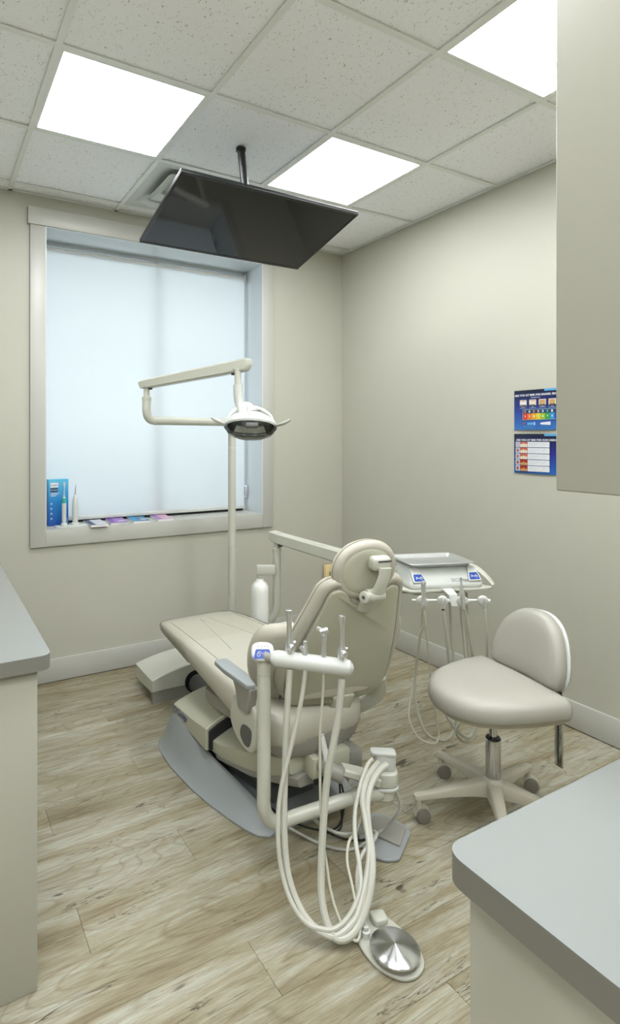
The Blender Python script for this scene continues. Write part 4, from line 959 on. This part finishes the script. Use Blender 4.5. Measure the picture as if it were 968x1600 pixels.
# ================================================================== ASSISTANT'S ARM
AA = thing('assistant_arm', 'cream bent tube arm carrying a white instrument bar in front of the chair', 'dental unit', (1.40, 1.50, 0))
ap = P(412, 1150, 1.82); ax_, ay_ = ap.x, ap.y
zj = P(412, 1053, 1.82).z; zt_ = P(412, 1030, 1.82).z
lowz = .163
Lend = V(1.300, 1.515, lowz+.012)
part('bent_tube', T_([V(ax_, ay_, zj-.001), V(ax_, ay_, .50), V(ax_, ay_, .30), V(ax_, ay_, .235), V(ax_+.010, ay_, lowz+.038), V(ax_+.028, ay_-.003, lowz+.014), V(ax_+.06, ay_-.006, lowz), V(ax_+.12, ay_-.006, lowz), Lend], .0222, 22, 6), 'enamel', AA)
part('upper_tube', T_([V(ax_, ay_, zj), V(ax_, ay_, zt_)], .0215, 22), 'enamel', AA)
# cap with touchpad, tilted toward the user
CF = frame(P(410, 1018, 1.80), V(cs, -sn, 0), V(sn*.55, cs*.55, .83))
part('touchpad_housing', slab(ellipse(.037, .030, 32, 0, 0, 3.0), -.022, .004, .007, CF), 'white', AA)
tp = part('touchpad_face', slab(roundpoly([(-.030, -.024), (.028, -.022), (.022, .006), (-.022, .006)], .004, 3), .004, .0048, 0, CF), 'blue', AA)
sy_ = MB()
tube(sy_, [tf(CF, p) for p in ((-.016, -.006, .0054), (-.010, -.001, .0054), (0, -.008, .0054), (.010, -.001, .0054))], .0011, 6, 3)
tube(sy_, [tf(CF, (-.013+.005*math.cos(t*.8), -.011+.005*math.sin(t*.8), .0054)) for t in range(9)], .0009, 6)
tube(sy_, [tf(CF, (.013+.005*math.cos(t*.8), -.009+.006*math.sin(t*.8), .0054)) for t in range(9)], .0010, 6)
part('touchpad_symbol', sy_, 'ink_white', tp)
dt = MB()
for x in (-.014, -.004, .006, .015): lathe(dt, [(.0018, .004), (.0018, .0050)], (tf(CF, (x, .015, 0)), CF[1], CF[2], CF[3]), 8)
part('touchpad_dots', dt, 'grey', tp)
bA, bB = P(433, 1029, 1.775), P(540, 1043, 1.72)
bd_ = (bB-bA).normalized()
part('instrument_bar', T_([bA-bd_*.020, bA-bd_*.012, bA, bB, bB+bd_*.013, bB+bd_*.021, bB+bd_*.024], [.014, .022, .0255, .0255, .0220, .012, .004], 22), 'white', AA)
part('bar_neck', T_([P(413, 1026, 1.80), P(428, 1030, 1.78)], .015, 12), 'grey', AA)
# manifold block
bk = P(600, 1215, 1.985)
KF = frame(bk, V(cs, -sn, 0), V(sn, cs, 0))
part('manifold', slab(ellipse(.046, .036, 32, 0, 0, 2.6), -.020, .030, .006, KF), 'enamel', AA)
part('manifold_lower', slab(ellipse(.036, .030, 28, -.004, 0, 2.4), -.074, -.0205, .010, KF), 'enamel', AA)
part('manifold_ring', slab(ellipse(.048, .038, 32, 0, 0, 2.6), -.032, -.0205, .003, KF), 'white', AA)
part('manifold_lid', slab(roundpoly([(-.044, -.010), (.044, -.022), (.048, .022), (-.040, .030)], .016, 4), .084, .096, .004, (bk, V(cs, -sn, 0), V(sn, cs, 0), V(-.08, 0, 1).normalized())), 'white', AA)
part('manifold_neck', slab(ellipse(.036, .022, 28, .004, .004, 2.6), .030, .085, .003, KF), 'white', AA)
ca = V(1.285, 1.53, .262)
cbv = V(bk.x-.03, bk.y+.005, bk.z-.003)
dwn = (cbv-ca).normalized(); sdn = dwn.cross(V(0, 0, 1)).normalized(); LA = (ca, dwn, sdn, sdn.cross(dwn)); AL = (cbv-ca).length
part('link_arm', loft(MB(), [aring(-.02, .026, -.010, .016, .006), aring(.05, .030, -.012, .018, .006), aring(AL, .030, -.014, .018, .006)]), 'enamel', AA, angle=30)
rib = MB()
for k in range(14): box(rib, .012+k*.006, .0145+k*.006, -.031, .031, -.026, -.011, fr=LA)
box(rib, .005, .105, -.028, .028, -.024, -.0105, fr=LA)
part('ribbed_hose_cover', rib, 'hose_grey', AA, smooth=False)
lnk2 = [V(1.300, 1.513, lowz+.014), V(1.325, 1.50, lowz+.022), V(bk.x-.02, bk.y, bk.z-.045)]
part('tube_socket', T_(lnk2, [.025, .027, .026], 16, 4), 'enamel', AA)
# instruments on the bar
g2 = 'instruments on the assistant bar'
def onbar(px): 
    t = (px-433)/(540-433); return bA+(bB-bA)*t
def evac(px, h_):
    base = onbar(px)+V(0, 0, .022); return base
e1 = evac(453.5, 0)
def valve(b):
    def f(t):
        part('valve', lathe(MB(), [(.009, 0), (.0105, .002), (.0105, .014), (.008, .016)], axis(b+V(0, 0, .022)-V(sn, cs, 0)*.008, V(cs*.5-sn, -sn*.5-cs, .1)), 16), 'steel', t)
        part('valve_lever', T_([b+V(0, 0, .030), b+V(0, 0, .036)+rx*.018], [.004, .0035], 8), 'steel', t)
    return f
tall = [(.010, -.004), (.0125, 0), (.0130, .012), (.0145, .020), (.0130, .034), (.0085, .046), (.0078, .085), (.0085, .110), (.0105, .124), (.0105, .136), (.0080, .137), (.0080, .125), (.001, .125)]
handpiece('tall chrome suction handpiece at the left end of the white bar', g2,
 [[(453, 1045, 1.755), (450, 1085, 1.75), (447, 1140, 1.74), (445, 1206, 1.72), (443.5, 1272, 1.69), (445, 1325, 1.665), (451, 1371, 1.64), (466, 1414, 1.61), (486, 1444, 1.585), (509, 1460, 1.572), (526, 1462, 1.57), (545, 1448, 1.585), (558, 1428, 1.61), (567, 1395, 1.645), (574, 1362, 1.68), (577, 1325, 1.72), (571, 1282, 1.78), (566, 1249, 1.83), (572, 1218, 1.88), (584, 1199, 1.92), (592, 1190, 1.93)]], [.0100], 'hose_white', tall, e1, up_+rx*-.03, valve(e1))
e4 = evac(534, 0)
tall2 = [(r, z*1.0) for r, z in tall]
handpiece('tall chrome suction handpiece at the right end of the white bar', g2,
 [[(534, 1060, 1.715), (528, 1120, 1.71), (519, 1170, 1.70), (512, 1206, 1.695), (507, 1256, 1.685), (502, 1338, 1.655), (502, 1398, 1.62), (510, 1440, 1.59), (525, 1466, 1.567), (545, 1464, 1.57), (562, 1442, 1.595), (575, 1406, 1.63), (581, 1365, 1.67), (580, 1325, 1.72), (575, 1292, 1.77), (573, 1255, 1.83), (581, 1222, 1.88), (594, 1202, 1.91), (604, 1195, 1.925)]], [.0110], 'hose_white', tall2, e4, up_, valve(e4))
e2_ = evac(477, 0)
handpiece('short chrome saliva ejector coupling, second on the white bar', g2,
 [[(477, 1046, 1.74), (472, 1085, 1.735), (461, 1140, 1.72), (449, 1188, 1.705), (439, 1232, 1.69), (434.5, 1272, 1.675), (435, 1325, 1.65), (442, 1371, 1.63), (456, 1412, 1.60), (478, 1442, 1.58), (500, 1451, 1.575), (520, 1452, 1.575), (538, 1440, 1.59), (554, 1415, 1.62), (563, 1385, 1.65), (561, 1350, 1.69), (556, 1320, 1.73), (553.5, 1285, 1.78), (557, 1250, 1.83), (566, 1215, 1.88), (575, 1193, 1.92), (582, 1186, 1.93)]], [.0068], 'hose_white',
 [(.008, -.004), (.0098, 0), (.0098, .010), (.0075, .014), (.0070, .028), (.0058, .032), (.0060, .044), (.004, .045)], e2_, up_+rx*.02,
 lambda t: part('valve_lever', T_([e2_+V(0, 0, .012), e2_+V(0, 0, .026)-rx*.014], [.005, .006], 8), 'steel', t))
e3_ = evac(506, 0)
def syr(t):
    part('head', lathe(MB(), [(.006, -.014), (.010, -.012), (.0105, .010), (.008, .014)], axis(e3_+V(0, 0, .082), rx+V(0, 0, .25)), 18), 'steel', t)
    part('nozzle_nut', lathe(MB(), [(.006, 0), (.006, .012), (.004, .014)], axis(e3_+V(0, 0, .086)-rx*.008, -rx+V(0, 0, .5)), 14), 'steel', t)
    part('button', lathe(MB(), [(.004, 0), (.004, .004)], axis(e3_+V(0, 0, .066)-V(sn, cs, 0)*.008, -V(sn, cs, 0)), 12), 'steel', t)
handpiece('chrome air-water syringe with angled head, third on the white bar', g2,
 [[(505, 1052, 1.73), (504, 1085, 1.725), (500, 1140, 1.715), (499.7, 1206, 1.70), (501, 1272, 1.685), (505, 1315, 1.67), (510, 1350, 1.655), (516, 1391, 1.63), (529, 1434, 1.595), (545, 1461, 1.572), (557, 1470, 1.565), (562, 1455, 1.58), (556, 1415, 1.62), (548.6, 1378, 1.66), (542, 1345, 1.70), (545, 1315, 1.74), (556, 1300, 1.78), (566, 1270, 1.84), (575, 1235, 1.88), (588, 1208, 1.93)]], [.0042], 'hose',
 [(.007, -.004), (.0085, 0), (.0085, .010), (.0075, .014), (.0075, .045), (.0095, .062), (.0095, .076), (.006, .082)], e3_, up_, syr)

# ================================================================== FOOT CONTROLS AND CABLES
RH = thing('foot_control', 'round chrome foot control disc on the floor in front', 'foot pedal', (1.12, 1.16, 0), None)
ro = smoothpoly([(1.072, 1.232), (1.052, 1.19), (1.050, 1.145), (1.075, 1.088), (1.128, 1.060), (1.180, 1.078), (1.205, 1.125), (1.212, 1.175), (1.198, 1.235), (1.165, 1.268), (1.11, 1.262)], 4)
ro = smoothpoly([(1.090, 1.262), (1.066, 1.225), (1.056, 1.175), (1.062, 1.125), (1.090, 1.080), (1.130, 1.066), (1.172, 1.078), (1.196, 1.112), (1.203, 1.160), (1.200, 1.215), (1.187, 1.255), (1.140, 1.275)], 4)
part('base_plate', slab(ro, 0.0005, .011, .004), 'enamel', RH)
dcx, dcy = 1.1245, 1.138
part('disc_skirt', lathe(MB(), [(.060, .011), (.062, .014), (.062, .024), (.058, .026)], axis((dcx, dcy, 0), up_), 40), 'grey', RH)
def disc_mat():
    m = mat('spun_chrome', (210, 212, 214), .14, 1.0, var=.0); nt = m.node_tree; N, L = nt.nodes, nt.links
    b = N['Principled BSDF']; tc = N.new('ShaderNodeTexCoord'); mp = N.new('ShaderNodeTangent'); mp.direction_type = 'RADIAL'; mp.axis = 'Z'
    b.inputs['Anisotropic'].default_value = .95; b.inputs['Anisotropic Rotation'].default_value = .25; b.inputs['Roughness'].default_value = .26; L.new(mp.outputs[0], b.inputs['Tangent']); return m
part('disc', lathe(MB(), [(.0635, .026), (.0665, .027), (.0668, .031), (.064, .034), (.045, .0385), (.02, .042), (.0005, .0445)], axis((dcx, dcy, 0), up_), 64), disc_mat(), RH, loc=(dcx, dcy, 0))
hc = PZ(571, 1458, .02)
part('hose_port', lathe(MB(), [(.013, .010), (.013, .028), (.008, .030), (.008, .040), (.003, .041)], axis((hc.x, hc.y, 0), up_), 18), 'white', RH)
part('switch_housing', slab(roundpoly([(1.135, 1.225), (1.178, 1.215), (1.19, 1.252), (1.145, 1.268)], .012, 4), .010, .030, .006), 'enamel', RH)
part('hose', T_([V(hc.x, hc.y, .036)]+hosepts([(566, 1430, 1.61), (560, 1405, 1.64), (557, 1378, 1.66), (560, 1350, 1.69), (570, 1328, 1.72), (584, 1312, 1.75), (588, 1303, 1.78), (582, 1299, 1.82), (568, 1300, 1.86), (545, 1303, 1.895), (525, 1301, 1.90), (500, 1288, 1.94), (488, 1278, 1.98)]), .0055, 10, 5), 'hose_grey', RH)

FP = thing('foot_pedal', 'flat blue-grey foot pedal plate on the floor behind the hoses', 'foot pedal', (1.43, 1.49, 0))
fpo = roundpoly([(1.322, 1.440), (1.350, 1.405), (1.392, 1.388), (1.522, 1.462), (1.535, 1.492), (1.515, 1.575), (1.46, 1.615), (1.36, 1.56), (1.322, 1.50)], .012, 3)
part('base_plate', slab(fpo, .0005, .012, .004), 'bluegrey', FP)
part('pedal', slab(roundpoly([(1.432, 1.425), (1.515, 1.478), (1.498, 1.562), (1.46, 1.585), (1.385, 1.53)], .008, 3), .0125, .020, .003), 'grey', FP)
part('cord', T_([V(1.40, 1.50, .018), V(1.36, 1.49, .03), V(1.33, 1.52, .012), V(1.29, 1.56, .008), V(1.24, 1.60, .026)], .0035, 8, 5), 'black', FP)

cb = tag(part('air_cable', T_(hosepts([(617, 1234, 1.985), (623, 1248, 1.985), (625, 1262, 1.985), (620, 1273, 1.985)])+[V(1.435, 1.505, .030), V(1.38, 1.50, .022), V(1.30, 1.50, .008), V(1.24, 1.53, .008), V(1.19, 1.60, .010), V(1.13, 1.70, .026), V(1.09, 1.80, .026)], .0052, 10, 5), 'hose_grey'), 'grey cable looping from the white manifold onto the floor', 'cable')
tag(part('power_cable', T_([V(1.32, 1.62, .20), V(1.33, 1.60, .12), V(1.30, 1.58, .05), V(1.25, 1.59, .030), V(1.19, 1.66, .024), V(1.15, 1.75, .024), V(1.14, 1.84, .024)], .0036, 8, 5), 'black'), 'black cable hanging under the chair beside the lift arm', 'cable')
tag(part('power_cable', T_([V(1.24, 1.63, .19), V(1.225, 1.60, .10), V(1.245, 1.58, .034), V(1.30, 1.585, .022), V(1.345, 1.63, .03), V(1.36, 1.66, .12), V(1.37, 1.68, .20)], .0036, 8, 5), 'black'), 'thin black cable looped in a ring beneath the chair back', 'cable')

# ================================================================== STOOL
SC = V(1.858, 1.379, 0)
ST = thing('stool', 'white padded wheeled stool with curved backrest beside the delivery unit', 'stool', tuple(SC))
fdir = V(-.98, .20, 0).normalized(); sdir = V(fdir.y, -fdir.x, 0)      # facing, and its right-hand side
SF = (V(SC.x, SC.y, 0), fdir, V(-fdir.y, fdir.x, 0), V(0, 0, 1))       # x = forward
c1_, c2_, c3_ = V(1.613, 1.516, 0), V(1.896, 1.645, 0), V(2.150, 1.440, 0)
R0 = .285; a0 = math.atan2(c2_.y-SC.y, c2_.x-SC.x)
hubz = .125
hubm = MB(); lathe(hubm, [(.030, .085), (.040, .095), (.045, .13), (.040, .150), (.032, .157), (.030, .16)], (SC, V(1, 0, 0), V(0, 1, 0), V(0, 0, 1)), 28)
part('hub', hubm, 'stoolbase', ST)
for k in range(5):
    a = a0+k*2*math.pi/5; d = V(math.cos(a), math.sin(a), 0); s2 = V(-d.y, d.x, 0)
    LFm = (SC, d, s2, V(0, 0, 1)); rings = []
    for (x, hy, z0, z1) in ((.0, .030, .095, .148), (.04, .026, .098, .150), (.09, .021, .100, .142), (.16, .0185, .098, .128), (.23, .017, .092, .112), (R0+.004, .016, .086, .102), (R0+.014, .010, .087, .099)):
        rings.append([tf(LFm, (x, a_, b_)) for a_, b_ in ((-hy, z0), (hy, z0), (hy, z1-.006), (hy*.72, z1), (-hy*.72, z1), (-hy, z1-.006))])
    part('spoke', loft(MB(), rings), 'stoolbase', ST, angle=50)
    part('caster_stem', lathe(MB(), [(.011, .052), (.011, .088)], (SC+d*(R0-.002), V(1, 0, 0), V(0, 1, 0), V(0, 0, 1)), 14), 'stoolbase', ST)
    wa = [-2.25, -2.0, -1.75, -1.2, -2.4][k]; wd = V(math.cos(wa), math.sin(wa), 0)
    wc = SC+d*(R0-.004)-wd*.0+V(0, 0, .0265)+V(-wd.y, wd.x, 0)*.012
    cw = part('caster', lathe(MB(), [(.012, -.024), (.024, -.022), (.0262, -.018), (.0265, -.004), (.020, -.002), (.020, .002), (.0265, .004), (.0262, .018), (.024, .022), (.012, .024)], axis(wc, wd), 24), 'caster', ST)
    part('caster_hood', lathe(MB(), [(.0285, -.020), (.0290, -.004), (.0290, .004), (.0285, .020)], axis(wc+V(0, 0, .003), wd), 20), 'stoolbase', cw) if False else None
    hb_ = []
    for t in range(9):
        q = math.pi*t/8
        hb_.append(q)
    hm_ = MB(); vs = []; fs = []; exw = V(-wd.y, wd.x, 0)
    for q in hb_:
        for rr_, ww in ((.0275, -.013), (.0310, -.013), (.0310, .013), (.0275, .013)): vs.append(wc+exw*(rr_*math.cos(q))+V(0, 0, rr_*math.sin(q))+wd*ww)
    for t in range(8):
        for m_ in range(4): b0 = t*4+m_; b1_ = t*4+(m_+1) % 4; fs.append((b0, b1_, b1_+4, b0+4))
    fs += [(0, 1, 2, 3), (32, 33, 34, 35)]
    hm_.add(vs, fs); part('caster_hood', hm_, 'stoolbase', cw)
part('gas_column', lathe(MB(), [(.026, .155), (.027, .157), (.027, .300), (.025, .302)], (SC, V(1, 0, 0), V(0, 1, 0), V(0, 0, 1)), 28), 'chrome', ST)
part('column_ring', lathe(MB(), [(.024, .3015), (.0265, .303), (.024, .309), (.016, .310)], (SC, V(1, 0, 0), V(0, 1, 0), V(0, 0, 1)), 24), 'black', ST)
part('piston', lathe(MB(), [(.0145, .308), (.0145, .45)], (SC, V(1, 0, 0), V(0, 1, 0), V(0, 0, 1)), 20), 'chrome', ST)
so = smoothpoly([(x*1.04+.030, y*1.04+.006) for x, y in [(.205, .0), (.185, .085), (.12, .155), (.02, .195), (-.09, .212), (-.160, .205), (-.175, .10), (-.178, 0), (-.175, -.10), (-.160, -.205), (-.09, -.212), (.02, -.195), (.12, -.155), (.185, -.085)]], 5)
def seatdef(q): q.z += .010*(q.y/.2)**2*0-.012*max(0, (q.x+.05)/.25)**2; return q
part('seat_cushion', pillow(MB(), so, [(.022, .452), (.008, .456), (.001, .470), (0, .486), (.002, .502), (.010, .517), (.026, .528)], SF, seatdef, dome=[(.85, .533), (.6, .535), (.3, .533), (.08, .532)]), 'stool', ST, angle=60)
part('seat_pan', pillow(MB(), so, [(.045, .432), (.030, .436), (.020, .452)], SF, seatdef), 'stoolbase', ST)
part('seat_mechanism', B(-.10, .08, -.06, .06, .41, .434, r=.008, fr=SF), 'dkgrey', ST)
# backrest
tb_ = math.radians(12)
bf_o = SC+fdir*(-.175)+V(0, 0, .500)
bxv = V(fdir.y, -fdir.x, 0)                      # along the backrest
BKF = (bf_o, bxv, (-fdir*math.sin(tb_)+V(0, 0, math.cos(tb_))), (fdir*math.cos(tb_)+V(0, 0, math.sin(tb_))))
bo = smoothpoly([(x*.78, y) for x, y in [(0, .008), (.10, .006), (.185, .015), (.212, .06), (.200, .13), (.155, .205), (.085, .252), (0, .266), (-.085, .252), (-.155, .205), (-.200, .13), (-.212, .06), (-.185, .015), (-.10, .006)]], 5)
def bkd(q): q.z += .9*q.x*q.x; return q
part('back_cushion', pillow(MB(), bo, [(.022, -.008), (.006, -.004), (0, .008), (.001, .024), (.008, .038), (.022, .047)], BKF, bkd, dome=[(.8, .052), (.5, .055), (.2, .056)]), 'stool', ST, angle=60)
part('back_shell', pillow(MB(), bo, [(.020, -.030), (.006, -.026), (.000, -.016), (.004, -.009)], BKF, bkd), 'white', ST, angle=60)
bbp = bf_o-fdir*.078-bxv*.055
part('back_bar', B(-.017, .017, -.004, .004, -.315, .10, r=.002, fr=(bbp, bxv, fdir, V(0, 0, 1))), 'chrome', ST)
part('bar_slot', B(-.004, .004, -.0055, .0055, -.30, -.16, r=.001, fr=(bbp, bxv, fdir, V(0, 0, 1))), 'dkgrey', ST)
part('back_arm', T_([bbp+V(0, 0, -.080), SC+V(0, 0, .425)], .012, 10), 'chrome', ST)
